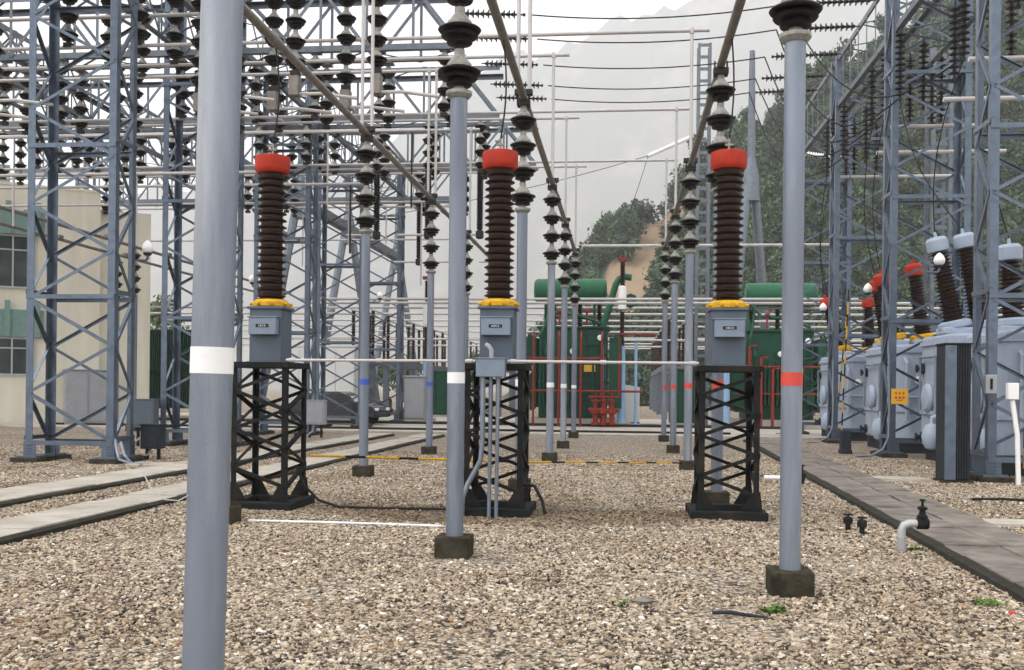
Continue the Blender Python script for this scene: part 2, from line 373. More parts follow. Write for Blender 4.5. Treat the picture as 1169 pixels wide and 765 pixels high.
# ------------------------------------------------------------------ lattice towers
def zig(root, name, p0, p1, z0, z1, step, nrm, w, first=1, m='steel'):
    p0, p1 = Vector(p0), Vector(p1); n = max(1, round((z1-z0)/step)); st = (z1-z0)/n; mb = MB(); s = first
    for k in range(n):
        a, b = (p0, p1) if s > 0 else (p1, p0)
        mb.angle(a+Vector((0,0,z0+k*st)), b+Vector((0,0,z0+(k+1)*st)), nrm, w, .010); s = -s
    return mb.build(name, m, root)
def make_tower(label, lat, al, wx, dy, H, group):
    t = thing('lattice_tower', label, 'lattice tower', lat, al, 0, group); hx, hy = wx/2, dy/2; L = .155
    for sx in (-1,1):
        for sy in (-1,1):
            x, y = sx*hx, sy*hy
            mb = MB().box(min(x,x-sx*L), max(x,x-sx*L), min(y,y-sy*.016), max(y,y-sy*.016), .13, H)
            mb.box(min(x,x-sx*.016), max(x,x-sx*.016), min(y-sy*.016,y-sy*L), max(y-sy*.016,y-sy*L), .13, H)
            leg = mb.build('leg', 'steel', t)
            b = MB().box(x-sx*.10-.22, x-sx*.10+.22, y-sy*.08-.22, y-sy*.08+.22, .10, .13)
            b.box(x-sx*.24 if sx>0 else x-.03, x+.03 if sx>0 else x+.24, min(y+sy*.014,y), max(y+sy*.014,y), .131, .42)
            for q in range(4):
                for r_ in range(3): b.lathe([(.016,0),(.016,.016),(.008,.02)], (x-sx*(.02+.055*r_), y+sy*.014, .17+.06*q), (0,sy,0), 6)
            b.build('base_plate', 'steel', leg)
            MB().box(x-sx*.10-.30, x-sx*.10+.30, y-sy*.08-.30, y-sy*.08+.30, -.05, .10).build('footing', 'footing', t, bevel=.015)
    for sy in (-1,1): zig(t, 'bracing', (-hx+.05, sy*(hy+.012), 0), (hx-.05, sy*(hy+.012), 0), .45, H-.2, 1.0, (0,sy,0), .064, sy)
    for sx in (-1,1): zig(t, 'bracing', (sx*(hx+.012), -hy+.05, 0), (sx*(hx+.012), hy-.05, 0), .45, H-.2, 1.0, (sx,0,0), .066, sx)
    for z in (.40, 3.4, 6.5, 9.6):
        for sy in (-1,1): MB().angle((-hx,sy*(hy+.026),z),(hx,sy*(hy+.026),z),(0,sy,0),.09).build('cross_member', 'steel', t)
        for sx in (-1,1): MB().angle((sx*(hx+.026),-hy,z+.1),(sx*(hx+.026),hy,z+.1),(sx,0,0),.09).build('cross_member', 'steel', t)
    return t
TW, TD, TH_ = 1.9, .86, 12.3
LT = [19.5, 25.6, 32.3, 39.2, 46.0]; RT = [19.2, 26.0, 32.75, 39.1]
lt = make_tower('tall blue grey lattice tower in front of the cream building', -11.22, LT[0]+TD/2, TW, TD, TH_, 'lattice gantry towers')
LL = ['','blue grey lattice tower half hidden behind the large foreground pole','blue grey lattice tower rising behind the red cap beside the foreground pole','blue grey lattice tower beside the parked black car','farthest lattice tower in the line beside the cream building']
for k in range(1,5): dup(lt, -11.22, LT[k]+TD/2, 0, LL[k])
RL = ['broad lattice tower at the picture edge behind the tall dark cabinet','lattice tower carrying the yellow warning sign','lattice tower between the red banded pole and the yellow sign','farthest lattice tower beside the blue grey transformers']
for k in range(4): dup(lt, 7.6, RT[k]+TD/2, 0, RL[k])

# ------------------------------------------------------------------ truss beams
def beam(label, p, length, along, w, zl, zu, step, group='gantry truss beams', diag=True):
    t = thing('truss_beam', label, 'truss beam', p[0], p[1], 0, group)
    ax = Vector((0,1,0)) if along else Vector((1,0,0)); sd = Vector((1,0,0)) if along else Vector((0,1,0))
    for s in (-1,1):
        for z in (zl, zu):
            o = sd*(s*w/2)+Vector((0,0,z)); mb = MB()
            mb.bar(o, o+ax*length, .016, .15, (0,0,1)); mb.bar(o-sd*(s*.075)+Vector((0,0,.07 if z==zu else -.07)), o-sd*(s*.075)+Vector((0,0,.07 if z==zu else -.07))+ax*length, .13, .014, (0,0,1))
            mb.build('chord', 'truss', t)
    n = max(2, round(length/step)); st = length/n
    for s in (-1,1):
        mb = MB(); o = sd*(s*(w/2+.012))
        for k in range(n):
            mb.bar(o+ax*(k*st)+Vector((0,0,zl)), o+ax*(k*st)+Vector((0,0,zu)), .012, .075, ax)
            if diag:
                a, b = (zl, zu) if k % 2 else (zu, zl)
                mb.bar(o+sd*(s*.014)+ax*(k*st)+Vector((0,0,a)), o+sd*(s*.014)+ax*((k+1)*st)+Vector((0,0,b)), .012, .085, (0,0,1))
        mb.build('side_web', 'truss', t)
    for z in (zl-.085, zu+.085):
        mb = MB()
        for k in range(n):
            a = -1 if k % 2 else 1
            mb.bar(sd*(a*w/2)+ax*(k*st)+Vector((0,0,z)), sd*(-a*w/2)+ax*((k+1)*st)+Vector((0,0,z)), .07, .012, (0,0,1))
        mb.build('plan_web', 'truss', t)
    return t
ZL, ZU = 10.7, 12.15
beam('long truss beam running away above the blue grey transformers', (7.55, 19.0), 20.9, True, 1.7, ZL, ZU, 1.0, diag=False)
beam('long truss beam running away above the lattice towers by the building', (-11.15, 16.0), 34, True, 1.75, ZL, ZU, 1.3)
for k, (al, l0, l1) in enumerate(((19.9,-22,-4.2),(26.0,-25,-4.2),(32.7,-25,-4.0),(39.6,-25,-3.4),(46.4,-25,-8))):
    lab = ['cross truss beam over the front lattice tower by the cream building','cross truss beam over the tower behind the foreground pole','cross truss beam with stubby end among the hanging insulators, middle of five','cross truss beam with the tension strings at its end','farthest cross truss beam above the far bus rack'][k]
    beam(lab, (l0, al), l1-l0, False, 1.0, ZL-.3, ZU-.2, 1.25)
beam('long truss beam high over the yard, outermost beside the cream building', (-19.0, 20.0), 30, True, 1.5, ZL, ZU, 1.4)

# ------------------------------------------------------------------ hanging stacks and disc strings
def make_hang(label, lat, al, z, units, group):
    t = thing('hanging_insulator', label, 'insulator', lat, al, z, group)
    MB().box(-.14,.14,-.14,.14,-.04,0).build('mounting_plate', 'truss', t)
    for k in range(units):
        u = MB().lathe([(r_, -(q), m_) for r_, q, m_ in [(a, b+.4*k+.04, c) for a, b, c in [(p[0], .4-p[1], 0) for p in unit_prof()]]], n=16).build('insulator_unit', 'glaze', t)
        MB().lathe([(a, b-.4-.4*k-.04) for a, b in cap_prof()], n=14).build('metal_cap', 'cap', u)
    MB().box(-.09,.09,-.06,.06,-.04-.4*units-.10,-.04-.4*units).build('clamp', 'clamp', t)
    return t
hproto = None
def hang(lat, al, z, label, units=4):
    global hproto
    if hproto is None or units != 4:
        h = make_hang(label, lat, al, z, units, 'hanging bus insulators')
        if units == 4: hproto = h
        return h
    return dup(hproto, lat, al, z, label)
for al, z, key, k in sorted(OVER):
    kk = k + (1 if key == 'white' else 0)
    for lat, wd in ((-10.35,'inner'),(-11.95,'outer'),(-18.3,'third out'),(-19.7,'fourth out')):
        hang(lat, al, z+1.74, f'dark hanging insulator on the overhead tube of the {ORD[kk]} {key} banded pole, {wd}')
for r, al in enumerate((19.9, 26.0, 32.7, 39.6)):
    for c, lat in enumerate((-4.6,-6.3,-8.0,-13.4,-15.0,-16.6,-21.0)):
        if r == 0: continue
        for s in (-1,1):
            hang(lat, al+s*.5, ZL-.39, f'dark insulator stack below the {["front","second","third","fourth"][r]} cross beam, {ORD[c]} from its free end, {"front" if s<0 else "rear"} side')
for k, (al, z, l0, l1, drops) in enumerate(((21.6,9.9,-23,-8.4,(-9.0,-12.9,-15.5)),(25.0,7.1,-23,-8.8,(-9.2,-12.6,-16)),(29.0,7.6,-24,-7.6,(-8.0,-13.4)),(31.0,9.7,-24,-6.2,(-6.6,-9.3,-12.8)),(34.6,8.1,-24,-6.6,(-7.0,-9.6)),(41.5,9.2,-26,-6.4,(-6.8,-9.9,-13.5)),(44.0,8.2,-26,-7.0,(-7.4,-11.6)))):
    t = thing('bus_tube', f'pale level bus tube with hanging rods among the building side towers, {ORD[k]} from the front', 'bus tube', l0, al, z, 'level bus tubes among the towers')
    MB().tube([(0,0,0),(l1-l0,0,0)], .042, 10).build('tube', 'tube', t)
    for x in drops:
        L_ = random.uniform(1.2,3.2); MB().tube([(x-l0,0,-.045),(x-l0,0,-L_)], .03, 8).build('hanging_rod', 'tube' if random.random() < .6 else 'clamp', t)
lproto = None
for c, (lat, da) in enumerate(((-4.85,-.5),(-5.75,.5),(-6.5,-.5),(-7.3,.5),(-8.2,-.5),(-8.9,.5),(-12.9,-.5),(-13.9,.5),(-14.8,-.5),(-15.7,.5),(-16.5,-.5))):
    lab = f'long hanging insulator stack with switch box, front cross beam, {ORD[c]} from its free end'
    if lproto is None:
        lproto = make_hang(lab, lat, 19.9+da, ZL-.39, 6, 'long hanging switch stacks')
        MB().box(-.10,.10,-.12,.12,-2.95,-2.56).build('switch_box', 'bus', lproto, bevel=.01)
        MB().tube([(0,0,-2.9),(.5,0,-2.9),(1.2,.2,-2.95)], .035, 8).build('contact_arm', 'tube', lproto)
    else: dup(lproto, lat, 19.9+da, ZL-.39, lab)
# slender ribbed switch rods under some of the stacks
rproto = None
for r, al in enumerate((32.7, 39.6)):
    for c, lat in enumerate((-4.6,-6.3,-8.0)):
        lab = f'slender ribbed black rod hanging below the {["third","fourth"][r]} cross beam, {ORD[c]} from its free end'
        if rproto is None:
            rproto = thing('ribbed_switch_rod', lab, 'switch rod', lat, al-.5, ZL-2.12, group='ribbed black switch rods')
            pr = [(.04,0)]
            for q in range(30): pr += [(.085,-.04-q*.06),(.12,-.055-q*.06),(.085,-.075-q*.06)]
            MB().lathe([(a,b) for a,b in pr]+[(.07,-1.9)], n=14).build('ribbed_body', 'glaze', rproto)
            MB().lathe([(.10,-1.88),(.13,-1.9),(.13,-2.1),(.08,-2.14)], n=14).build('end_cap', 'clamp', rproto)
            MB().tube([(0,0,-2.0),(-1.0,0,-2.0)], .04, 8).build('contact_arm', 'tube', rproto)
        else: dup(rproto, lat, al-.5, ZL-2.12, lab)

# disc strings under the beam by the transformers
def string_mesh(n, L=.146):
    mb = MB().lathe([(a,b,c) for a,b,c in disc_prof(n, L)], axis=(0,0,-1), n=16)
    return mb
sproto = None
for k, (lat, al) in enumerate([(6.72,34.4),(6.72,33.3),(6.72,31.9),(6.72,28.4),(6.72,27.0),(6.72,25.6),(7.25,22.6),(7.25,20.9),(7.25,19.6),(7.5,35.2),(7.5,34.0),(7.5,32.4),(7.5,28.9),(7.5,27.6),(7.5,26.4),(7.5,24.0),(8.3,34.4),(8.3,33.0),(8.3,28.4),(8.3,27.6),(8.3,22.8),(8.3,21.3)]):
    lab = f'dark disc string under the transformer side beam, {ORD[k if k<9 else k-9 if k<16 else k-16]} from its far end, {"inner" if k<9 else "middle" if k<16 else "outer"} row'
    if sproto is None:
        sproto = solo(string_mesh(11), 'disc_insulator_string', ['glaze','clamp'], lab, 'insulator string', lat, al, ZL-.1, 'hanging disc insulator strings')
    else:
        o = sproto.copy(); COL.objects.link(o); o['label'] = lab; place(o, lat, al, ZL-.1)

# strain wires across the yard, with tension strings at both ends
def sag(p, q, s, n=16): 
    p, q = Vector(p), Vector(q); return [p.lerp(q, i/n)-Vector((0,0,4*s*(i/n)*(1-i/n))) for i in range(n+1)]
for k, (al, z) in enumerate(((28.0,12.05),(29.8,12.0),(32.2,12.0),(34.4,12.0),(36.0,12.0))):
    nth = ORD[k]
    l0, l1 = -2.6, 4.35
    solo(MB().tube(sag((0,0,0),(l1-l0,0,.08), .22), .020, 8), 'strain_wire', 'clamp', f'dark wire strung level across the yard sky, {nth} one from the front', 'wire', l0, al, z, 'strain wires across the yard')
    ln = math.hypot(2.2,.25)
    for side in (0,1):
        a = Vector((l0-2.0,al,z+.10)) if side == 0 else Vector((6.68,al,z+.12)); b = Vector((l0,al,z)) if side == 0 else Vector((l1,al,z+.08))
        d = b-a; n = int((d.length-.3)/.146)
        o = solo(MB().lathe(disc_prof(n), axis=d, n=12), 'tension_insulator_string', ['glaze','clamp'],
                 f'sideways insulator string at the {"building" if side==0 else "transformer"} end of the {nth} strain wire', 'insulator string', a.x, a.y, a.z, 'tension insulator strings')
    # jumper loop from the wire end down to a disc string
    tx, ty = [(7.25,22.6),(6.72,25.6),(6.72,27.0),(6.72,28.4),(6.72,31.9)][k]
    e = Vector((l1,al,z+.08)); q = Vector((tx,ty,8.85)); pts = []
    for i in range(15):
        u = i/14; p = e.lerp(q,u); p.z = e.z+(q.z-e.z)*(1-(1-u)**2.6) - .55*math.sin(PI*u); pts.append(p-e)
    solo(MB().tube(pts, .020, 8), 'jumper_cable', 'cable', f'looping dark jumper cable from the end of the {nth} strain wire', 'cable', e.x, e.y, e.z, 'jumper cables')

# ------------------------------------------------------------------ blue grey power transformers beside the towers
def bushing(t, x, y, z, lean, capc, flc, L, r):
    ax = Vector((lean[0], lean[1], 1)).normalized(); o = Vector((x,y,z))
    fl = MB().lathe([(r*1.6,-.02),(r*1.75,.02),(r*1.75,.12),(r*1.25,.17)], o, ax, 20).build('bushing_flange', flc, t)
    pr = [(r,.15)]; q = .18; n = int((L-.5)/.085)
    for k in range(n):
        sc = 1-.25*k/n; pr += [(r*.92*sc,q),(r*1.32*sc,q+.018),(r*1.34*sc,q+.026),(r*.92*sc,q+.05)]; q += .085
    b = MB().lathe(pr, o, ax, 20).build('bushing', 'brown', t)
    MB().lathe([(r*.8,q-.02),(r*1.12,q),(r*1.18,q+.06),(r*1.16,q+.25),(r*.9,q+.32),(.04,q+.34),(.03,q+.45)], o, ax, 20).build('bushing_cap', capc, b)
    return o+ax*(q+.44)
def rtank(mb, x0, x1, y0, y1, z0, z1, r, n=6):
    pts = []
    for cx, cy, a0 in ((x1-r,y0+r,-PI/2),(x1-r,y1-r,0),(x0+r,y1-r,PI/2),(x0+r,y0+r,PI)):
        for k in range(n+1):
            a = a0+k*PI/2/n; pts.append((cx+r*math.cos(a), cy+r*math.sin(a)))
    m = len(pts); vs = [(x,y,z0) for x,y in pts]+[(x,y,z1) for x,y in pts]
    return mb.add(vs, [tuple(range(m))[::-1], tuple(range(m,2*m))]+[(i,(i+1)%m,m+(i+1)%m,m+i) for i in range(m)])
TOPS = []
def grey_tx(label, lat, al, wx, dy, h, bush, capc, flc, rr):
    t = thing('power_transformer', label, 'transformer', lat, al, 0, 'blue grey power transformers')
    rtank(MB(), 0, wx, 0, dy, .35, h, rr).build('tank', 'tank', t, bevel=.06)
    MB().box(.15,wx-.1,.1,dy-.1,0,.34).build('skid', 'dgrey', t)
    st = MB()
    for z in (1.1, h-.22): rtank(st, -.05, wx+.05, -.05, dy+.05, z, z+.10, rr+.05)
    st.build('stiffener_band', 'tank', t)
    MB().lathe([(.05,-.30),(.14,-.26),(.20,-.14),(.22,0),(.20,.14),(.14,.26),(.05,.30)], (-.24,.45,.62), (0,0,1), 20).build('oil_filter', 'tank', t)
    MB().tube([(-.24,.45,.9),(-.24,.45,1.05),(.05,.45,1.12)], .05, 12).build('oil_pipe', 'tank', t)
    MB().lathe([(.30,0),(.34,.03),(.34,.08),(.28,.14),(.1,.17)], (-.0,dy*.6,1.5), (-1,0,0), 20).build('inspection_cover', 'tank', t, bevel=.01)
    MB().tube([(.3,-.12,.9),(.3,-.12,h-.5),(.3,.1,h-.35)], .045, 10).tube([(.15,-.1,1.5),(wx-.3,-.1,1.5)], .03, 8).build('oil_pipe', 'tank', t)
    for x, z in ((.62,1.95),(1.5,1.2)): MB().lathe([(.10,0),(.11,.02),(.11,.07),(.09,.08)], (x,-.001,z), (0,-1,0), 16).build('gauge', 'white', t)
    MB().tube([(-.10,dy*.3,.7),(-.10,dy*.3,h-.5)], .035, 8).tube([(-.10,dy*.3,h-.5),(-.10,dy*.8,h-.5),(-.10,dy*.8,1.2)], .03, 8).build('cable_conduit', 'pole', t)
    for z in (.55, 2.2): MB().lathe([(.08,0),(.13,.01),(.13,.05),(.06,.06),(.05,.14),(.10,.15),(.10,.18)], (-.002,dy*.82,z), (-1,0,0), 12).build('valve', 'dgrey', t)
    pl = MB()
    xs = [b[0] for b in bush]; ys = [b[1] for b in bush]
    for b in bush: pl.box(b[0]-.34,b[0]+.34,b[1]-.34,b[1]+.34,h+.001,h+.16)
    pl.build('turret', 'tank', t, bevel=.03)
    for b in bush:
        tp = bushing(t, b[0], b[1], h+.17, b[2], capc, flc, b[3], b[4])
        TOPS.append((lat+tp.x, al+tp.y, tp.z))
    return t
g1 = grey_tx('blue grey transformer at the picture edge with a dark number plate', 7.35, 20.4, 3.6, 2.3, 2.85, [(.72,1.5,(-.06,0),1.7,.21)], 'tank', 'tank', .15)
grey_tx('blue grey transformer with pale capped bushings behind the tall dark cabinet', 7.25, 23.3, 3.2, 2.35, 2.95, [(.36,.8,(-.22,.0),2.15,.21),(.95,.85,(-.20,0),2.25,.21)], 'tank', 'tank', .3)
grey_tx('rounded blue grey transformer with three red capped bushings on yellow flanges', 7.2, 27.7, 3.2, 3.6, 2.9, [(.25,1.1,(-.19,0),1.9,.20),(.50,2.7,(-.19,0),1.9,.20),(1.05,1.1,(-.14,0),2.15,.20)], 'red', 'yellow', .55)
grey_tx('farthest rounded pale transformer with red capped bushings leaning outwards', 7.15, 34.4, 3.0, 3.6, 2.85, [(.24,1.0,(-.28,0),1.9,.19),(.50,1.7,(-.28,0),1.9,.19),(1.4,1.6,(-.05,0),1.9,.19)], 'red', 'yellow', .6)
npl = MB().box(.55,1.35,-.165,-.15,1.30,1.62).build('number_plate', 'dgrey', g1)
letters('153', .30, npl, (.95,-.168,1.36))
# droppers from disc strings to the bushings
for k, (s, tpi) in enumerate(zip([(7.25,20.9),(7.25,22.6),(6.72,25.6),(6.72,27.0),(6.72,28.4),(6.72,31.9),(6.72,33.3),(6.72,34.4)], [TOPS[0],TOPS[1],TOPS[2],TOPS[3],TOPS[4],TOPS[5],TOPS[6],TOPS[7]])):
    a = Vector((s[0],s[1],8.82)); b = Vector(tpi); m = [a+(b-a)*u+Vector((-.25*math.sin(PI*u),0,-.1*math.sin(PI*u))) for u in [i/10 for i in range(11)]]
    solo(MB().tube([p-a for p in m], .013, 8), 'dropper_wire', 'cable', f'dark wire dropping from a disc string to a transformer bushing, {ORD[k]} from the front', 'wire', a.x, a.y, a.z, 'dropper wires to the bushings')
# short level bus tubes beside the disc strings
for k, (al, z) in enumerate(((21.2,8.35),(22.8,8.0),(27.2,8.55),(28.6,8.2),(33.2,8.5))):
    solo(MB().tube([(0,0,0),(3.4,0,0)], .055, 12), 'bus_tube', 'tube', f'short pale bus tube level beside the disc strings, {ORD[k]} from the front', 'bus tube', 6.9, al, z, 'short bus tubes by the transformers')

wstr = [p for k in range(20) for p in ((.05,k*.17),(.15,k*.17+.05),(.15,k*.17+.08),(.05,k*.17+.12))]
for lab, p, ax, wires in (('long white insulator string of a far overhead line above the hillside', (737,176), (51,26), ((330,262),(690,300))), ('white insulator string of a far overhead line seen through the towers', (905,170), (140,-12), ((870,200),))):
    d = 66; q = Vector(((p[0]-584.5)/1150*d, d, 1.6+(444-p[1])/1150*d))
    t = bpy.data.objects.new('line_insulator', None); COL.objects.link(t); t.location = q; tag(t, lab, 'insulator string', 'far overhead line strings')
    MB().lathe(wstr, axis=(ax[0],18,ax[1]), n=12).build('disc_string', 'white', t)
    for w_ in wires:
        e = Vector(((w_[0]-p[0])/1150*d, 0, (p[1]-w_[1])/1150*d)); MB().tube(sag((0,0,0), e, .6), .022, 6).build('wire', 'clamp', t)
# ------------------------------------------------------------------ clutter near those towers
t = thing('steel_cabinet', 'tall dark slate cabinet standing on gravel before the blue grey transformers', 'cabinet', 6.0, 18.75)
MB().box(-.25,.20,0,.5,.05,2.48).build('body', 'dgrey', t, bevel=.01)
ribs = MB()
for k in range(5): ribs.box(-.04+.045*k, -.02+.045*k, -.035,-.001, .08, 2.44)
ribs.build('ribbed_front', 'dgrey', t)
MB().box(-.252,-.06,-.045,-.002,.06,2.47).build('side_panel', 'steel', t, bevel=.006)
MB().box(-.27,.22,-.06,.52,2.481,2.51).build('top_cover', 'dgrey', t, bevel=.008)
MB().box(-.28,.24,-.07,.53,-.03,.049).build('plinth', 'footing', t)
t = thing('cable_post', 'white conduit post with small pale box beside the picture edge tower', 'post', 6.95, 18.55)
MB().tube([(0,0,-.02),(-.03,0,.9),(-.12,0,1.5)], .042, 14).build('conduit', 'white', t)
MB().box(-.21,-.03,-.07,.07,1.51,1.80).build('box', 'white', t, bevel=.01)
t = thing('warning_sign', 'square yellow warning sign fixed to a lattice tower leg', 'sign', 6.86, 25.88, 1.52)
MB().box(-.20,.20,-.012,.0,-.19,.19).build('plate', 'tan', t)
mk = MB()
for x in (-.09,0,.09): mk.box(x-.02,x+.02,-.016,-.0125,.05,.11).box(x-.028,x+.028,-.016,-.0125,-.06,.0)
mk.box(-.08,.08,-.016,-.0125,-.105,-.085)
mk.build('markings', 'bandred', t)
t = thing('control_box', 'small grey control box on the picture edge tower leg', 'control box', 6.62, 19.06, 1.78)
MB().box(-.10,.10,-.10,.0,-.17,.17).build('housing', 'grey', t, bevel=.01); MB().box(-.02,.02,-.115,-.101,-.09,.10).build('handle', 'iron', t)
def rod(label, lat, al, z0, z1, lean):
    t = MB(); n = 12
    for k in range(n): t.tube([(lean*k/n,0,z0+(z1-z0)*k/n),(lean*(k+1)/n,0,z0+(z1-z0)*(k+1)/n)], .022, 8, k % 2)
    solo(t, 'striped_rod', ['yellow','iron'], label, 'operating rod', lat, al, 0, 'yellow and black operating rods')
rod('yellow and black rod standing beside the picture edge transformer', 7.55, 19.9, .2, 4.9, .05)
rod('yellow and black rod leaning by the farthest pale transformer', 6.9, 33.6, .2, 4.4, .35)
rod('yellow and black rod between the sign tower and the rounded transformers', 6.8, 32.2, .2, 4.8, .18)
def cable_on_leg(lat, al, label):
    solo(MB().tube([(0,0,2.6),(.02,-.02,1.2),(0,-.04,.5),(-.15,-.1,.2),(-.45,-.2,.05),(-.8,-.15,.03)], .028, 8), 'leg_conduit', 'pole', label, 'conduit', lat, al, 0, 'conduits on tower legs')
cable_on_leg(6.60, 25.9, 'grey conduit curving off the foot of the yellow sign tower')
cable_on_leg(6.60, 32.6, 'grey conduit curving off the tower next beyond the yellow sign')
cable_on_leg(6.60, 39.0, 'grey conduit curving off the farthest transformer side tower')
def globe(label, lat, al, z, dx, m='tube'):
    t = thing('globe_lamp', label, 'lamp', lat, al, z, 'white globe lamps on arms')
    MB().tube([(0,0,0),(dx*.85,0,0),(dx,0,.05),(dx,0,.12)], .03, 10).build('arm', 'steel', t)
    MB().lathe([(.06,.10),(.09,.13),(.09,.16)], (dx,0,0), n=16).build('collar', 'clamp', t)
    MB().lathe([(.06,.16),(.10,.19),(.12,.25),(.12,.28),(.095,.35),(.05,.40),(.01,.43)], (dx,0,0), n=24).build('globe', 'lamp', t)
globe('white globe lamp on the front tower by the cream building', -10.2, 20.4, 4.25, .18)
globe('white globe lamp before the pale capped bushings', 6.6, 22.9, 4.25, .28)
globe('white globe lamp beside the red capped rounded transformer', 6.6, 29.2, 4.25, .25)
globe('white globe lamp beside the farthest red capped bushings', 6.55, 35.0, 4.2, .2)
globe('white globe lamp above the parked black car', -10.0, 39.3, 5.0, .4)
globe('white globe lamp on the tower just behind the car', -11.9, 32.4, 4.9, -.35)
def box_on_stand(label, lat, al, w, h, z0, m='grey'):
    t = thing('junction_cabinet', label, 'cabinet', lat, al, 0, 'small cabinets on stands')
    MB().box(-w/2,w/2,-.16,.16,z0,z0+h).box(-w/2-.02,w/2+.02,-.18,.18,z0+h+.001,z0+h+.025).build('housing', m, t, bevel=.01)
    MB().box(-w/2+.04,w/2-.04,-.175,-.161,z0+.05,z0+h-.05).build('door', m, t, bevel=.006)
    for s in (-1,1): MB().box(s*w*.3-.03,s*w*.3+.03,-.03,.03,-.02,z0-.001).build('stand_leg', 'iron', t)
    MB().tube([(-.05,0,z0),(-.08,-.05,z0*.5),(-.3,-.1,.03)], .025, 8).build('cable', 'grey', t)
box_on_stand('grey metal cabinet on short legs beside the parked car', -9.6, 31.0, .62, .75, .42)
box_on_stand('blue grey box at the foot of the tower behind the foreground pole', -12.4, 25.2, .62, .72, .5, 'ctbox')
box_on_stand('dark box low at the foot of the front tower by the building', -9.95, 20.6, .42, .5, .25, 'dgrey')
solo(MB().tube([(0,0,.5),(.1,-.1,.25),(.25,-.3,.12),(.55,-.35,.04),(.9,-.3,.03)], .03, 8).tube([(.12,0,.45),(.25,-.1,.2),(.5,-.3,.05),(.8,-.45,.03)], .03, 8), 'leg_conduit', 'pole', 'two grey hoses curling from the front tower foot by the building', 'conduit', -10.15, 19.35)

# ------------------------------------------------------------------ green oil transformers and pipework
def green_tx(label, lat, al, mirror=1):
    t = thing('oil_transformer', label, 'transformer', lat, al, 0, 'green oil transformers')
    MB().box(-1.5,1.5,0,2.6,.35,4.3).box(-1.6,1.6,-.08,2.68,4.301,4.42).box(-1.6,1.6,-.08,2.68,1.9,2.0).build('tank', 'green', t, bevel=.03)
    MB().box(-1.9,1.9,-.5,3.0,-.05,.34).build('plinth', 'conc', t)
    for s, n in ((-1,8),(1,8)):
        f = MB()
        for k in range(n):
            y = -.35+.28*k; f.box(s*1.6, s*2.15, y, y+.10, .8, 3.9)
        f.tube([(s*1.9,-.4,3.95),(s*1.9,1.9,3.95)], .09, 10).tube([(s*1.9,-.4,.75),(s*1.9,1.9,.75)], .09, 10)
        f.build('radiator', 'green', t)
    f = MB()
    for k in range(9):
        x = -1.3+.18*k; f.box(x, x+.09, -.55, -.1, 1.0, 2.9)
    f.build('radiator', 'green', t)
    MB().lathe([(.1,-1.66),(.45,-1.62),(.54,-1.5),(.54,1.5),(.45,1.62),(.1,1.66)], (-.2*mirror,1.2,6.1), (1,0,0), 28).build('conservator', 'lgreen', t)
    sp = MB()
    for x in (-1.3,.9):
        for y in (.85,1.55): sp.bar((x,y,4.42),(x,y,5.7),.10,.10)
    sp.build('conservator_stand', 'green', t)
    MB().tube([(1.3*mirror,.4,4.4),(1.55*mirror,.4,5.2),(1.85*mirror,.4,6.3),(2.0*mirror,.4,6.55),(2.2*mirror,.4,6.65),(2.55*mirror,.4,6.6)], .15, 14).build('explosion_vent', 'lgreen', t)
    MB().lathe([(.05,-.3),(.28,-.28),(.34,0),(.28,.28),(.05,.3)], (2.5*mirror,.6,5.6), (0,1,0), 8).build('breather', 'green', t)
    for x in (-1.0,.2,1.1):
        o = MB().lathe([(.12,4.42),(.12,4.55)]+[p for k in range(12) for p in ((.09,4.58+k*.1),(.16,4.61+k*.1),(.09,4.64+k*.1))]+[(.09,5.8)], (x,2.2,0), n=14).build('bushing', 'brown', t)
        MB().lathe([(.10,5.78),(.15,5.8),(.15,6.0),(.06,6.05)], (x,2.2,0), n=14).build('bushing_cap', 'red', o)
    rb = MB()
    for x in (.2,.55,1.08,1.4): rb.box(x-.04,x+.04,-.13,-.002,.45,4.2)
    for z in (1.1,2.9,3.6): rb.box(.3,1.45,-.10,-.003,z,z+.08)
    rb.build('stiffener', 'green', t)
    MB().tube([(-1.4,-.65,.4),(-1.4,-.65,4.0),(-1.2,.2,4.6),(-1.0,.8,5.7)], .06, 10).tube([(1.3,-.2,4.5),(.2,-.15,4.9),(-.8,.2,5.0),(-1.2,.8,5.6)], .07, 10).tube([(.9,-.3,.5),(.9,-.3,3.0),(1.5,-.35,3.2)], .05, 8).build('oil_pipe', 'green', t)
    MB().box(-.25,.15,-.30,-.14,1.3,2.1).box(1.15,1.5,-.32,-.14,1.0,1.6).build('control_box', 'green', t, bevel=.01)
    for x, z in ((.0,3.3),(1.2,3.9)): MB().lathe([(.12,0),(.13,.02),(.13,.07),(.1,.08)], (x,-.13,z), (0,-1,0), 14).build('gauge', 'white', t)
    for x in (-.6,.6): MB().tube([(x,-.1,4.45),(x,-.1,5.0),(x+.15,.1,5.2)], .045, 8).lathe([(.05,5.0),(.12,5.03),(.12,5.1),(.04,5.15)], (x,-.1,0), n=10).build('valve', 'fire', t)
    pn = MB().box(.5,1.0,-.17,-.131,2.4,2.7); pn.build('rating_plate', 'tan', t)
    MB().tube([(-1.1,-.25,1.2),(-1.1,-.45,1.6),(-1.15,-.45,3.2),(-1.15,-.1,3.5)], .07, 10).build('oil_pipe', 'green', t)
    MB().tube([(-1.95*mirror,-.5,.5),(-1.98*mirror,-.55,2.2),(-1.8*mirror,-.3,2.6)], .10, 10).build('cable_sleeve', 'white', t)
    return t
green_tx('green oil transformer beside the red fire pipes at the far centre', -2.15, 44.6)
green_tx('green oil transformer half hidden behind the front red banded pole', 7.1, 46.5, -1)
t = thing('radiator_bank', 'bank of green cooling fins beside the cream building corner', 'radiator', -23.2, 50.5)
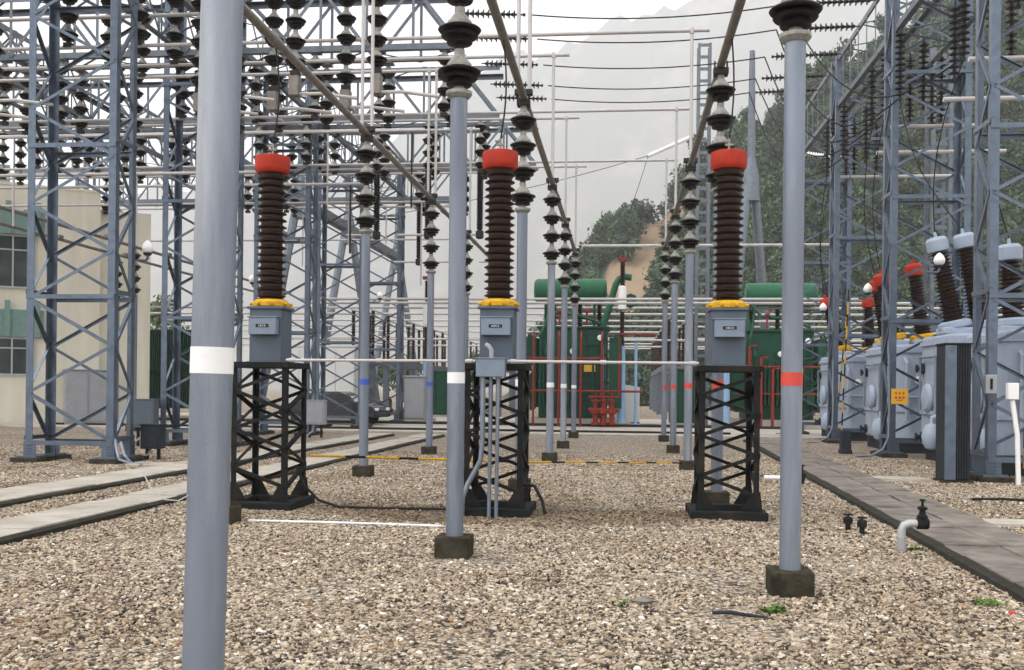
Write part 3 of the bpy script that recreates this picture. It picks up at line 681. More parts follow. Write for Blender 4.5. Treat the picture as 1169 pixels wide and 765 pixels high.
for k in range(3):
    f = MB()
    for q in range(9): f.box(-1.5+k*1.05+q*.11, -1.45+k*1.05+q*.11, -.5, .5, .5, 4.4)
    f.box(-1.52+k*1.05,-.55+k*1.05,-.52,.52,.42,.5).box(-1.52+k*1.05,-.55+k*1.05,-.52,.52,2.4,2.47).box(-1.52+k*1.05,-.55+k*1.05,-.52,.52,4.401,4.5)
    f.build('radiator', 'green', t)
for x in (-1.5,1.6): MB().bar((x,0,-.05),(x,0,4.6),.12,.12).build('support_leg', 'green', t)
t = thing('fire_pipe', 'red fire sprinkler pipes and valves before the central green transformer', 'pipework', -1.2, 43.5)
MB().tube([(-2.9,0,2.95),(.5,0,2.95)], .05, 10).tube([(-2.9,0,1.55),(2.1,0,1.55)], .05, 10).build('spray_pipe', 'fire', t)
for x in (-2.6,-1.5,-.55,.35): MB().tube([(x,0,-.02),(x,0,3.9),(x,.2,4.1)], .05, 10).build('riser', 'fire', t)
v = MB()
for x in (.1,.45,.8):
    v.lathe([(.08,.1),(.18,.12),(.18,.2),(.11,.25),(.11,.55),(.2,.6),(.2,.7),(.10,.75),(.10,1.1),(.2,1.12),(.2,1.18),(.05,1.2),(.04,1.5)], (x,-.2,0), n=14)
v.tube([(-.2,-.2,.75),(1.1,-.2,.75)], .09, 10).tube([(-.2,-.2,1.3),(1.1,-.2,1.3),(1.1,-.2,3.2)], .06, 10); v.build('valve_set', 'fire', t)
MB().tube([(1.1,-.2,3.3),(1.1,-.2,4.0),(2.6,.1,4.0)], .045, 10).build('spray_pipe', 'fire', t)
t = thing('fire_pipe', 'red fire pipes standing behind the front red banded pole', 'pipework', 5.6, 45.2)
for x in (0,.5,1.0): MB().tube([(x,0,-.02),(x,0,3.6-x),(x+.3,0,3.6-x)], .07, 10).build('riser', 'fire', t)
MB().tube([(-.6,.1,2.7),(3.5,.1,2.7)], .05, 10).tube([(-.6,.1,1.5),(3.5,.1,1.5)], .05, 10).build('spray_pipe', 'fire', t)
for x, nm in ((-.75,'pale'),(.62,'second')):
    t = thing('blue_post', f'light blue pipe post with a foot plate {"left" if x<0 else "right"} of the white far box', 'post', x, 44.6, 0, 'light blue posts')
    MB().tube([(0,0,0),(0,0,3.7)], .065, 12).build('post', 'lblue', t); MB().box(-.25,.25,-.2,.2,-.02,.14).build('foot_plate', 'lblue', t, bevel=.01)
t = thing('white_box', 'white sloping roofed kiosk among the far blue posts', 'kiosk', .25, 47.6)
MB().add([(-.6,0,.1),(.6,0,.1),(.6,0,1.75),(-.6,0,1.95),(-.6,1,.1),(.6,1,.1),(.6,1,1.75),(-.6,1,1.95)],[(0,1,2,3),(7,6,5,4),(0,4,5,1),(1,5,6,2),(2,6,7,3),(3,7,4,0)]).build('body', 'white', t, bevel=.02)
MB().box(-.62,.62,-.02,1.02,-.02,.099).build('base', 'dgrey', t)
def rod_post(label, lat, al, zb):
    t = thing('insulator_post', label, 'insulator post', lat, al, 0, 'brown tipped pale insulator posts')
    MB().box(-.4,.4,-.4,.4,-.05,.18).build('footing', 'conc', t); MB().tube([(0,0,.18),(0,0,zb)], [.20,.15], 14).build('post', 'lblue', t)
    def rb(z0, L):
        n = int(L/.09); return [p for k in range(n) for p in ((.085,z0+k*.09),(.135,z0+.03+k*.09),(.085,z0+.06+k*.09))]
    MB().lathe(rb(zb,1.6), n=12).build('ribbed_rod', 'brown', t); MB().lathe([(.10,zb+1.6),(.18,zb+1.62),(.18,zb+2.6),(.1,zb+2.65)], n=14).build('sleeve', 'white', t)
    MB().lathe(rb(zb+2.65,1.1), n=12).build('ribbed_rod', 'brown', t); MB().box(-.2,.2,-.1,.1,zb+3.75,zb+3.9).build('bus_clamp', 'fire', t)
rod_post('pale blue post topped by brown ribbed rods beside the white kiosk', 0.0, 44.6, 3.55)
rod_post('pale blue post with brown rods beyond the pedestal by the red banded pole', 4.55, 45.0, 3.55)
rod_post('pale blue post with brown rods standing behind the car park rack', -9.2, 47.0, 3.0)

# ------------------------------------------------------------------ far low rack of tubes
k = 0
for al, z, l0, l1 in ((42.8,5.45,-14,10.5),(43.6,5.35,-14,12),(42.2,7.62,-1.7,9),(48,5.5,-26,26),(52,5.5,-26,27),(57,5.5,-27,28),(62,5.5,-28,28),(68,5.5,-28,28),(76,5.5,-28,28),(85,5.5,-28,28),(97,5.6,-30,30),(54.5,4.3,-26,24),(65,4.4,-26,24)):
    solo(MB().tube([(0,0,0),(l1-l0,0,0)], .06, 10), 'bus_tube', 'tube', f'pale level bus tube crossing the far yard, {ORD[k]} of the low far tubes', 'bus tube', l0, al, z, 'low bus tubes across the far yard'); k += 1
def rack(label, lat, a0, a1, n, nl):
    t = thing('bus_rack', label, 'steel rack', lat, a0, 0, 'low steel bus racks'); L = a1-a0
    for s in (-1,1): MB().bar((s*.5,0,2.95),(s*.5,L,2.95),.12,.34).build('beam', 'truss', t)
    for k in range(nl):
        y = .3+k*(L-.6)/(nl-1)
        for s in (-1,1): MB().bar((s*.5,y,-.05),(s*.5,y,2.78),.30,.30).build('post', 'truss', t)
        MB().bar((-.5,y,2.0),(.5,y,2.0),.1,.1).build('cross_member', 'truss', t)
    for k in range(n):
        y = .4+k*(L-.8)/(n-1)
        for s in (-1,1):
            pr = [(.10,3.12)]+[p for q in range(15) for p in ((.075,3.2+q*.14),(.125,3.24+q*.14),(.075,3.28+q*.14))]+[(.09,5.36),(.09,5.44)]
            MB().lathe(pr, (s*.5,y,0), n=10).build('post_insulator', 'brown', t)
    for s in (-1,1): MB().tube([(s*.5,0,5.47),(s*.5,L,5.47)], .05, 8).build('rack_tube', 'tube', t)
    return t
rack('low steel rack of brown post insulators behind the parked car', -12.9, 49, 86, 12, 6)
rack('low steel rack of brown post insulators beyond the white kiosk', 3.0, 50.5, 86, 10, 5)
rack('low steel rack of brown post insulators between car rack and green transformer', -7.6, 58, 90, 9, 5)
rack('low steel rack of brown post insulators beyond the half hidden green transformer', 13.5, 52, 80, 8, 4)

# ------------------------------------------------------------------ far masts and portal frames
def aframe(label, lat, al, za, zt, spread):
    t = thing('portal_mast', label, 'mast', lat, al, 0, 'pale tubular portal masts')
    for s in (-1,1): MB().tube([(s*spread*.5,s*spread*.6,0),(s*.22,s*.1,za)], [.30,.26], 12).build('leg', 'truss', t)
    MB().tube([(0,0,za-.9),(0,0,za+.6),(0,0,za+1.6)], [.52,.45,.24], 14).build('joint', 'truss', t)
    MB().tube([(0,0,za+1.6),(0,0,zt)], [.24,.16], 12).build('spire', 'truss', t)
aframe('far portal mast with splayed legs at the end of the sloping girder', -20, 88, 13.0, 17.6, 3.6)
aframe('far portal mast with splayed legs along the girder, behind the blue banded pole', -20, 72, 13.0, 17.6, 3.6)
aframe('far portal mast with splayed legs behind the red cap by the foreground pole', -20, 61, 13.0, 17.6, 3.6)
aframe('tall pale mast with splayed legs behind the cap of the red banded current transformer', 7.4, 60, 13.6, 21.5, 3.2)
t = thing('far_girder', 'far dark girder sloping away between the portal masts', 'girder', -20, 50)
for s in (-1,1): MB().bar((s*.3,0,13.2),(s*.3,38.3,13.2),.2,.5).build('chord', 'truss', t)
w_ = MB()
for q in range(19): w_.bar((-.3,q*2,13.1),(.3,q*2+2,13.1),.1,.1)
w_.build('web', 'truss', t)
def ladder(label, lat, al, H, w):
    t = thing('ladder_mast', label, 'ladder', lat, al, 0, 'pale ladder masts')
    for s in (-1,1):
        MB().bar((s*w/2,0,-.05),(s*w/2,0,H),.12,.16,(0,1,0)).build('rail', 'truss', t)
        MB().bar((s*w/2,.7,-.05),(s*w/2,.7,H),.10,.12,(0,1,0)).build('rail', 'truss', t)
    for k in range(int(H/.55)):
        MB().box(-w/2+.061,w/2-.061,-.02,.02,.4+k*.55,.54+k*.55).build('rung', 'truss', t)
ladder('pale ladder mast rising far behind the red banded bus poles', 3.65, 47, 17.6, .5)
ladder('pale ladder mast standing behind the yellow sign tower', 10.4, 34.5, 13, .55)
ladder('pale ladder mast beyond the cream building gantry', -26.5, 47, 14, .5)

# ------------------------------------------------------------------ cream building
bld = thing('office_building', 'cream rendered yard building with teal window panels', 'building', -19.4, 39.9, rz=R(35))
MB().box(-16,-2.0,0,12,-.1,9.35).build('wall', 'cream', bld)
MB().box(-1.999,-.0,.35,12,-.1,8.75).build('stair_wall', 'cream', bld)
MB().box(-16.02,-1.98,-.02,12.02,9.351,9.45).build('parapet', 'cream', bld)
MB().box(-16,-5.2,2.5,9,9.451,10.6).build('roof_cabin', 'teal', bld)
for k in range(3):
    for z0, z1, pz in ((5.4,7.35,8.35),(2.0,3.35,4.5)):
        x1 = -4.35-k*3.9; x0 = x1-3.3
        w = MB().box(x0,x1,-.07,-.002,z1,z1+.07).box(x0,x1,-.07,-.002,z0-.07,z0).box(x0,x0+.07,-.068,-.002,z0,z1).box(x1-.07,x1,-.068,-.002,z0,z1)
        for q in (1,2,3): w.box(x0+q*(x1-x0)/4-.03, x0+q*(x1-x0)/4+.03, -.066,-.002,z0,z1)
        w.box(x0+.07,x1-.07,-.06,-.003,z0+(z1-z0)*.72,z0+(z1-z0)*.72+.05)
        wo = w.build('window', 'alu', bld); MB().box(x0+.07,x1-.07,-.03,-.012,z0,z1).build('pane', 'glass', wo)
        pn = MB().box(x0-.2,x1+.3,-.16,-.002,z1+.08,pz)
        for q in range(4): pn.box(x0+.1+q*1.05, x0+.3+q*1.05, -.24,-.161,z1+.08,pz+.35)
        pn.build('spandrel_panel', 'teal', bld)
MB().box(-1.4,-1.36,.33,.348,0,8.5).build('drain_pipe', 'cream', bld)
t = thing('steel_cabinet', 'wide grey metal cabinet against the cream building', 'cabinet', -21.0, 37.9, rz=R(35))
MB().box(-.85,.85,0,.7,0,2.15).box(-.9,.9,-.05,.72,2.151,2.22).build('body', 'grey', t, bevel=.02)
for s in (-1,1): MB().box(s*.42-.38,s*.42+.38,-.03,-.002,.15,2.05).build('door', 'grey', t, bevel=.008)
# tubes on posts before the building
for k, (lat, al) in enumerate(((-18.6,35.5),(-16.9,33.5),(-18.6,47.5),(-16.9,46))):
    lab = ['post with four stacked dark insulators before the grey cabinet','post with stacked dark insulators close behind the front tower lamp','post with stacked insulators beyond the building corner, outer','post with stacked insulators beyond the building corner, inner'][k]
    t = thing('insulator_post', lab, 'insulator post', lat, al, 0, 'bus posts by the cream building')
    MB().box(-.2,.2,-.2,.2,-.05,.2).build('footing', 'footing', t); MB().tube([(0,0,.2),(0,0,4.75)], .09, 14).build('pipe', 'pole', t); add_stack(t, 4.75)
for lat, z, nm in ((-18.6,6.42,'lower'),(-16.9,6.42,'upper')):
    o = MB().tube([(0,0,0),(0,32,0)], .055, 10)
    for q in range(7): o.box(-.07,.07,q*4.5,q*4.5+.25,.03,.14)
    solo(o, 'bus_tube', 'bus', f'dark bus tube slanting across the cream building facade, {nm} of the pair', 'bus tube', lat, 18, z, 'bus tubes before the building')

# ------------------------------------------------------------------ car, cabinets, scooters
car = thing('parked_car', 'black saloon car parked behind the lattice tower', 'car', -12.35, 42.6, 0, rz=R(-8))
prof = [(-2.2,.35),(-2.25,.62),(-2.12,.86),(-1.45,.94),(-1.05,1.30),(-.55,1.42),(.45,1.42),(1.0,1.2),(1.25,.96),(2.05,.80),(2.22,.62),(2.2,.33)]
def carbody(mb):
    n = len(prof); vs = []
    for s, kk in ((-1,1.0),(1,1.0)):
        for x, z in prof: vs.append((x, s*(.86 if z < 1.0 else .70), z))
    return mb.add(vs, [tuple(range(n))[::-1], tuple(range(n,2*n))]+[(i,(i+1)%n,n+(i+1)%n,n+i) for i in range(n)])
carbody(MB()).build('body', 'black', car, bevel=.05)
MB().add([(1.02,-.66,1.19),(1.27,-.76,.975),(1.27,.76,.975),(1.02,.66,1.19),(1.05,-.66,1.215),(1.30,-.76,1.0),(1.30,.76,1.0),(1.05,.66,1.215)],[(0,1,2,3),(4,7,6,5),(0,4,5,1),(1,5,6,2),(2,6,7,3),(3,7,4,0)]).build('windscreen', 'alu', car)
for s in (-1,1): MB().add([(-.98,s*.735,1.25),(-1.2,s*.83,1.0),(.95,s*.83,1.0),(.85,s*.74,1.2),(.4,s*.715,1.36),(-.5,s*.715,1.36)]+[(-.98,s*.70,1.25),(-1.2,s*.79,1.0),(.95,s*.79,1.0),(.85,s*.70,1.2),(.4,s*.69,1.36),(-.5,s*.69,1.36)],[(0,1,2,3,4,5),(11,10,9,8,7,6)]+[(i,(i+1)%6,6+(i+1)%6,6+i) for i in range(6)]).build('side_window', 'glass', car)
for x in (-1.35,1.4):
    for s in (-1,1):
        w = MB().lathe([(.20,-.10),(.30,-.09),(.32,-.05),(.32,.05),(.30,.09),(.20,.10)], (x,s*.80,.32), (0,1,0), 24).build('wheel', 'tyre', car)
        MB().lathe([(.02,-.08),(.19,-.09),(.2,.09),(.02,.115)], (x,s*.80,.32), (0,1,0), 20).build('rim', 'alu', w)
for s in (-1,1): MB().box(2.16,2.235,s*.62-.16,s*.62+.16,.62,.74).build('headlight', 'white', car, bevel=.02)
MB().box(2.15,2.26,-.85,.85,.36,.52).build('bumper', 'dgrey', car, bevel=.03)
def boxcab(label, lat, al, w, d, h, m, nd, group=None):
    t = thing('equipment_cabinet', label, 'cabinet', lat, al, 0, group)
    MB().box(-w/2,w/2,0,d,.12,h).box(-w/2-.05,w/2+.05,-.05,d+.05,h+.001,h+.08).build('body', m, t, bevel=.015)
    for k in range(nd): MB().box(-w/2+.04+k*(w-.04)/nd, -w/2+(k+1)*(w-.04)/nd, -.04,-.002,.2,h-.08).build('door', m, t, bevel=.01)
    MB().box(-w/2-.02,w/2+.02,-.02,d+.02,-.05,.119).build('plinth', 'conc', t)
boxcab('tall green cabinet standing at the far road between poles', -10.3, 55.6, 1.15, 1.0, 2.5, 'lgreen' if False else 'green', 2)
boxcab('dark green cabinet at the far yard edge behind red banded poles', 3.05, 47.2, 1.3, 1.0, 2.55, 'green', 2)
boxcab('long white kiosk behind the parked car, upper part in view', -14.3, 46.4, 3.6, 1.6, 3.5, 'white', 4)
boxcab('pale grey low cabinet right behind the black car', -9.6, 46.2, 1.0, .8, 2.1, 'grey', 1)
def scooter(label, lat, al, rz, m):
    t = thing('motor_scooter', label, 'scooter', lat, al, 0, 'scooters parked under the far rack', rz)
    for x in (-.6,.6):
        w = MB().lathe([(.15,-.05),(.22,-.05),(.24,0),(.22,.05),(.15,.05)], (x,0,.24), (0,1,0), 16).build('wheel', 'tyre', t); MB().lathe([(.02,-.04),(.15,-.04),(.15,.04),(.02,.04)], (x,0,.24), (0,1,0), 12).build('rim', 'alu', w)
    MB().prism([(-.85,.5),(-.7,.78),(-.1,.75),(.0,.4),(.3,.32),(.42,.95),(.52,.95),(.5,.3),(.1,.22),(-.3,.25)], -.15,.15).build('body', m, t, bevel=.03).rotation_euler = (0,0,-PI/2)
    MB().box(-.62,-.02,-.14,.14,.76,.84).build('seat', 'tyre', t, bevel=.03)
    MB().tube([(.47,0,.9),(.42,0,1.05)], .03, 8).tube([(.40,-.33,1.06),(.42,0,1.04),(.40,.33,1.06)], .02, 8).build('handlebar', 'clamp', t)
for k, (lat, al, m) in enumerate(((-13.6,57.2,'dgrey'),(-12.3,57.0,'white'),(-11.4,57.4,'fire'),(-8.9,58.0,'dgrey'),(-7.8,58.3,'grey'))):
    scooter(['dark scooter parked at the outer end under the far rack','white scooter parked among others under the far rack','red scooter parked next to the tall green far cabinet','dark scooter parked just past the tall green far cabinet','grey scooter parked farthest along from the tall green cabinet'][k], lat, al, R(70+12*k), m)

# ------------------------------------------------------------------ small things on the gravel
def stand_pipe(label, lat, al, h, tilt):
    t = thing('stand_pipe', label, 'water tap', lat, al, 0, 'stand pipes on the gravel')
    MB().tube([(0,0,-.05),(0,0,h-.08)], .042, 14).build('sleeve', 'grey', t)
    MB().tube([(0,0,h-.09),(0,0,h),(.02,0,h+.045),(.07,.0,h+.065),(.20,.03,h+.065)], .040, 14).build('elbow_pipe', 'alu', t)
    MB().lathe([(.05,-.06),(.06,-.05),(.06,.05),(.05,.06)], (.21,.03,h+.065), (1,0,0), 14).lathe([(.05,0),(.055,.05),(.035,.07),(.03,.11),(.05,.12),(.05,.14),(.015,.15),(.012,.2),(.03,.205),(.03,.22)], (.21,.03,h+.09), n=12).build('valve', 'iron', t)
stand_pipe('grey elbow stand pipe with dark valve beside the dark path', 2.83, 10.55, .22, 0)
def valve_stub(label, lat, al, s=1):
    t = thing('valve_stub', label, 'valve', lat, al, 0, 'dark valve stubs')
    MB().lathe([(.03,-.03),(.03,.08),(.055,.09),(.055,.15),(.03,.17)], n=12).build('body', 'iron', t); MB().tube([(-.05,0,.19),(.05,0,.19)], .012, 8).tube([(0,0,.16),(0,0,.2)], .012, 8).build('handle', 'iron', t)
valve_stub('small dark valve stub sticking out of gravel by the path edge', 2.62, 12.0)
valve_stub('second small dark valve stub by the path edge, close to its twin', 2.72, 11.75)
t = thing('stand_pipe', 'low pipe end with valve near the path behind the red banded pole', 'water tap', 3.0, 18.0, 0, 'stand pipes on the gravel')
MB().tube([(-.5,0,.1),(.12,.03,.1)], .04, 12).build('pipe', 'white', t); MB().lathe([(.04,-.1),(.07,.0),(.07,.08),(.03,.1),(.03,.2),(.06,.21),(.06,.23)], (.14,.03,.1), n=12).build('valve', 'iron', t)
t = thing('marker_block', 'dark stone marker block near the transformer side towers', 'marker', 5.85, 27.2)
MB().box(-.13,.13,-.13,.13,-.05,.62).box(-.15,.15,-.15,.15,-.05,.12).build('block', 'dgrey', t, bevel=.03)
for k, (lat, al, w, d) in enumerate(((4.75,12.9,.75,.45),(5.0,19.2,1.2,.5),(-9.2,19.2,1.0,.6))):
    solo(MB().box(-w/2,w/2,-d/2,d/2,-.03,.05), 'cover_slab', 'conc', ['pale flat slab on gravel right of the dark path','longer pale slab on gravel before the tall dark cabinet','pale flat slab beside the front tower by the building'][k], 'slab', lat, al, 0, 'pale cover slabs', bevel=.01)
def weed(label, lat, al, r, n, h, m='grn'):
    mb = MB()
    for _ in range(n):
        a = random.random()*2*PI; d = r*random.random()**.7; x, y = d*math.cos(a), d*math.sin(a); b = random.random()*2*PI; l = h*(.5+random.random()); w = .010+.012*random.random()
        dx, dy = math.cos(b), math.sin(b); tz = .3+.7*random.random()
        p0 = Vector((x,y,0)); p1 = p0+Vector((dx*l*.5,dy*l*.5,l*tz*.7)); p2 = p0+Vector((dx*l,dy*l,l*tz*.75)); s = Vector((-dy*w,dx*w,0))
        mb.add([p0-s*.4,p0+s*.4,p1+s,p1-s,p2],[(0,1,2,3),(3,2,4)])
    solo(mb, 'weed', m, label, 'weed', lat, al, .01, 'weeds in the gravel')
weed('bright green weed before the footing of the front red banded pole', 1.12, 7.45, .09, 60, .05)
weed('thin weed patch beside a small grey stone on the foreground gravel', .02, 7.5, .08, 16, .04)
weed('flat grassy weed at the edge of the dark path', 2.78, 8.0, .13, 70, .035)
weed('weed tuft under the elbow stand pipe', 2.98, 10.6, .08, 36, .05)
weed('pale weed patch on gravel behind the second white banded pole', -2.9, 18.6, .18, 36, .04)
weed('weed patch beside the path behind the red banded pole', 2.75, 19.2, .2, 50, .05)
st_ = MB().lathe([(.01,-.03),(.05,-.02),(.065,.008),(.045,.024),(.012,.03)], n=7)
st_.v = [(x*(1+random.uniform(-.25,.25))*1.25, y*(1+random.uniform(-.25,.25))*.8, z) for x, y, z in st_.v]
solo(st_, 'stone', 'wet', 'larger grey stone beside a weed on the foreground gravel', 'stone', .17, 7.62, .02, smooth=False)
solo(MB().box(-.02,.02,-.02,.02,-.02,.035), 'marker_peg', 'bandred', 'small orange red peg in gravel at the dark path edge', 'peg', 2.82, 7.62, bevel=.004)
t_ = MB().tube([(0,0,0),(-.03,-.05,-.02),(-.08,-.06,-.015),(-.13,-.06,.02),(-.17,-.05,.09)], .0025, 6)
o = t_.build('tie_wire', 'tube'); o.location = (-1.27,3.99,1.17); tag(o, 'thin bent wire sticking out from the large foreground pole', 'wire')
solo(MB().tube([(0,0,.015),(.12,-.04,.03),(.22,-.03,.015),(.36,-.08,.012)], [.012,.015,.014,.008], 8), 'twig', 'dgrey', 'dark bent twig lying before the footing of the front red banded pole', 'twig', .66, 7.28, .01)
for k, (lat, al) in enumerate(((5.2,15.6),(5.9,14.6))):
    solo(MB().tube([(0,0,.03),(.5,.2,.02),(1.1,-.1,.03),(1.6,.15,.02),(2.2,-.1,.03)], .022, 8), 'ground_cable', 'cable', ['black cable lying on gravel between dark path and cabinet','second black cable on the gravel toward the picture edge'][k], 'cable', lat, al, .01)

# ------------------------------------------------------------------ paths, kerbs, road, ground
def slabs(name, quad0, quad1, n, z, m, gap=.012):
    (a0,b0),(a1,b1) = quad0, quad1            # (lat_in, lat_out) at start / end with along values in n
    s0, s1, cnt = n; mb = MB(); o = []
    for k in range(cnt):
        u0, u1 = k/cnt, (k+1)/cnt; y0 = s0+(s1-s0)*u0; y1 = s0+(s1-s0)*u1-gap
        dz = random.uniform(-.008,.008); j = random.uniform(-.015,.015)
        vs = []
        for zz in (-.02, z+dz):
            vs += [(a0+(a1-a0)*u0+j,y0,zz),(b0+(b1-b0)*u0+j,y0,zz),(b0+(b1-b0)*u1+j,y1,zz),(a0+(a1-a0)*u1+j,y1,zz)]
        mb.add(vs, [(3,2,1,0),(4,5,6,7),(0,1,5,4),(1,2,6,5),(2,3,7,6),(3,0,4,7)])
    return struct(mb, name, m, bevel=.008)
slabs('path', (-6.95,-6.2), (-6.6,-5.9), (4,33,34), .085, 'conc')
slabs('path', (-9.1,-8.15), (-8.4,-7.6), (5,33,32), .085, 'conc')
slabs('path', (3.05,3.60), (4.05,4.57), (4.5,33,42), .075, 'wet', .03)
slabs('path', (3.62,4.12), (4.59,5.05), (4.2,33,40), .072, 'wet', .03)
struct(MB().add([(2.90,4,-.02),(3.04,4,-.02),(4.03,33,-.02),(3.89,33,-.02),(2.92,4,.055),(3.04,4,.068),(4.03,33,.068),(3.91,33,.055)],[(3,2,1,0),(4,5,6,7),(0,1,5,4),(1,2,6,5),(2,3,7,6),(3,0,4,7)]), 'kerb', 'kerb')
for l0, l1, e0, e1 in ((-6.185,-6.10,-5.885,-5.80),(-8.135,-8.05,-7.585,-7.5)):
    struct(MB().add([(l0,4.5,-.02),(l1,4.5,-.02),(e1,33,-.02),(e0,33,-.02),(l0,4.5,.072),(l1,4.5,.05),(e1,33,.05),(e0,33,.072)],[(3,2,1,0),(4,5,6,7),(0,1,5,4),(1,2,6,5),(2,3,7,6),(3,0,4,7)]), 'kerb', 'kerb')
struct(MB().box(-40,40,35.2,36.6,-.02,.055), 'path', 'conc')
struct(MB().box(-40,7.0,43.9,44.15,-.02,.12).box(-40,4,37.6,37.8,-.02,.09), 'kerb', 'kerb')
struct(MB().box(-60,60,37.9,43.8,-.02,.012), 'road', 'road')
struct(MB().box(-60,60,48.5,56.5,-.02,.012), 'road', 'road')

def gravel_colour(N, L, rnd):
    cr = N.new('ShaderNodeValToRGB'); e = cr.color_ramp; e.interpolation = 'LINEAR'
    cols = [(0,(.022,.017,.012)),(.12,(.075,.056,.040)),(.28,(.22,.168,.12)),(.42,(.42,.34,.24)),(.54,(.25,.217,.178)),(.68,(.48,.39,.275)),(.82,(.58,.505,.40)),(.92,(.27,.155,.07)),(1,(.80,.76,.69))]
    e.elements[0].position = 0; e.elements[0].color = (*cols[0][1],1); e.elements[1].position = 1; e.elements[1].color = (*cols[-1][1],1)
    for p, c in cols[1:-1]: x = e.elements.new(p); x.color = (*c,1)
    L.new(rnd, cr.inputs['Fac'])
    geo = N.new('ShaderNodeNewGeometry')
    n = N.new('ShaderNodeTexNoise'); n.inputs['Scale'].default_value = .55; n.inputs['Detail'].default_value = 6; n.inputs['Roughness'].default_value = .6; L.new(geo.outputs['Position'], n.inputs['Vector'])
    mr = N.new('ShaderNodeMapRange'); mr.inputs['From Min'].default_value = .48; mr.inputs['From Max'].default_value = .75; mr.inputs['To Max'].default_value = .8; L.new(n.outputs['Fac'], mr.inputs['Value'])
    mx = N.new('ShaderNodeMix'); mx.data_type = 'RGBA'; mx.blend_type = 'MULTIPLY'; L.new(mr.outputs[0], mx.inputs['Factor']); L.new(cr.outputs[0], mx.inputs['A']); mx.inputs['B'].default_value = (.62,.52,.42,1)
    # contact shade of the pedestals, painted into the gravel colour along their row
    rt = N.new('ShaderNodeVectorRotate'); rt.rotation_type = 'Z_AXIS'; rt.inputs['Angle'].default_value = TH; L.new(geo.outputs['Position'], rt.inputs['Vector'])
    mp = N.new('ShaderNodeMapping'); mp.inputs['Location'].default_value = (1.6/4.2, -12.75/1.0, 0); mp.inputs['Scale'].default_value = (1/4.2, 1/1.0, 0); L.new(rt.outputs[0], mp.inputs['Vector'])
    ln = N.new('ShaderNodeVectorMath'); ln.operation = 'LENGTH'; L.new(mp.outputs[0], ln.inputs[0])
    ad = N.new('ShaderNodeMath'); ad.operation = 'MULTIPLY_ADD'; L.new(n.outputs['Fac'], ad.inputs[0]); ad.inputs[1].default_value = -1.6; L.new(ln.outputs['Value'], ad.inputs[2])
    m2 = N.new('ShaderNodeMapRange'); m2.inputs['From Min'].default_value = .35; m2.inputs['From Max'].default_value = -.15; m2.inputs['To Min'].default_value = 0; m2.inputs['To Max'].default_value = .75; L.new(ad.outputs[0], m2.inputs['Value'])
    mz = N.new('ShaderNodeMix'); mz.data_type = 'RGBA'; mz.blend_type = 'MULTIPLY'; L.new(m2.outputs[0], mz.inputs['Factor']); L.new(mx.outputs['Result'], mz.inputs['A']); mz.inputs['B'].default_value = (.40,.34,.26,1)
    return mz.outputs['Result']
gm = bpy.data.materials.new('gravel_ground'); gm.use_nodes = True; N, L = gm.node_tree.nodes, gm.node_tree.links; b = N['Principled BSDF']; b.inputs['Roughness'].default_value = .9
geo = N.new('ShaderNodeNewGeometry'); vo = N.new('ShaderNodeTexVoronoi'); vo.inputs['Scale'].default_value = 32; L.new(geo.outputs['Position'], vo.inputs['Vector'])
sx = N.new('ShaderNodeSeparateColor'); L.new(vo.outputs['Color'], sx.inputs[0]); gap = N.new('ShaderNodeMapRange'); gap.inputs['From Min'].default_value = .40; gap.inputs['From Max'].default_value = .75; gap.inputs['To Min'].default_value = 1; gap.inputs['To Max'].default_value = .30; L.new(vo.outputs['Distance'], gap.inputs['Value'])
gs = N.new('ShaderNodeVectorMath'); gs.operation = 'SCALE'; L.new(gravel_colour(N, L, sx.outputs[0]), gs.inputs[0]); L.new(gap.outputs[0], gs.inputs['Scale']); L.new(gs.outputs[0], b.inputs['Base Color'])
bp = N.new('ShaderNodeBump'); bp.invert = True; bp.inputs['Strength'].default_value = .9; bp.inputs['Distance'].default_value = .02; L.new(vo.outputs['Distance'], bp.inputs['Height']); L.new(bp.outputs[0], b.inputs['Normal'])
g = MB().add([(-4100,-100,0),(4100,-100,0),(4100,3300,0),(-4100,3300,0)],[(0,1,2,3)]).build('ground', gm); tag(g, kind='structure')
sm = bpy.data.materials.new('gravel_stone'); sm.use_nodes = True; N, L = sm.node_tree.nodes, sm.node_tree.links; b = N['Principled BSDF']; b.inputs['Roughness'].default_value = .85
oi = N.new('ShaderNodeObjectInfo'); L.new(gravel_colour(N, L, oi.outputs['Random']), b.inputs['Base Color'])
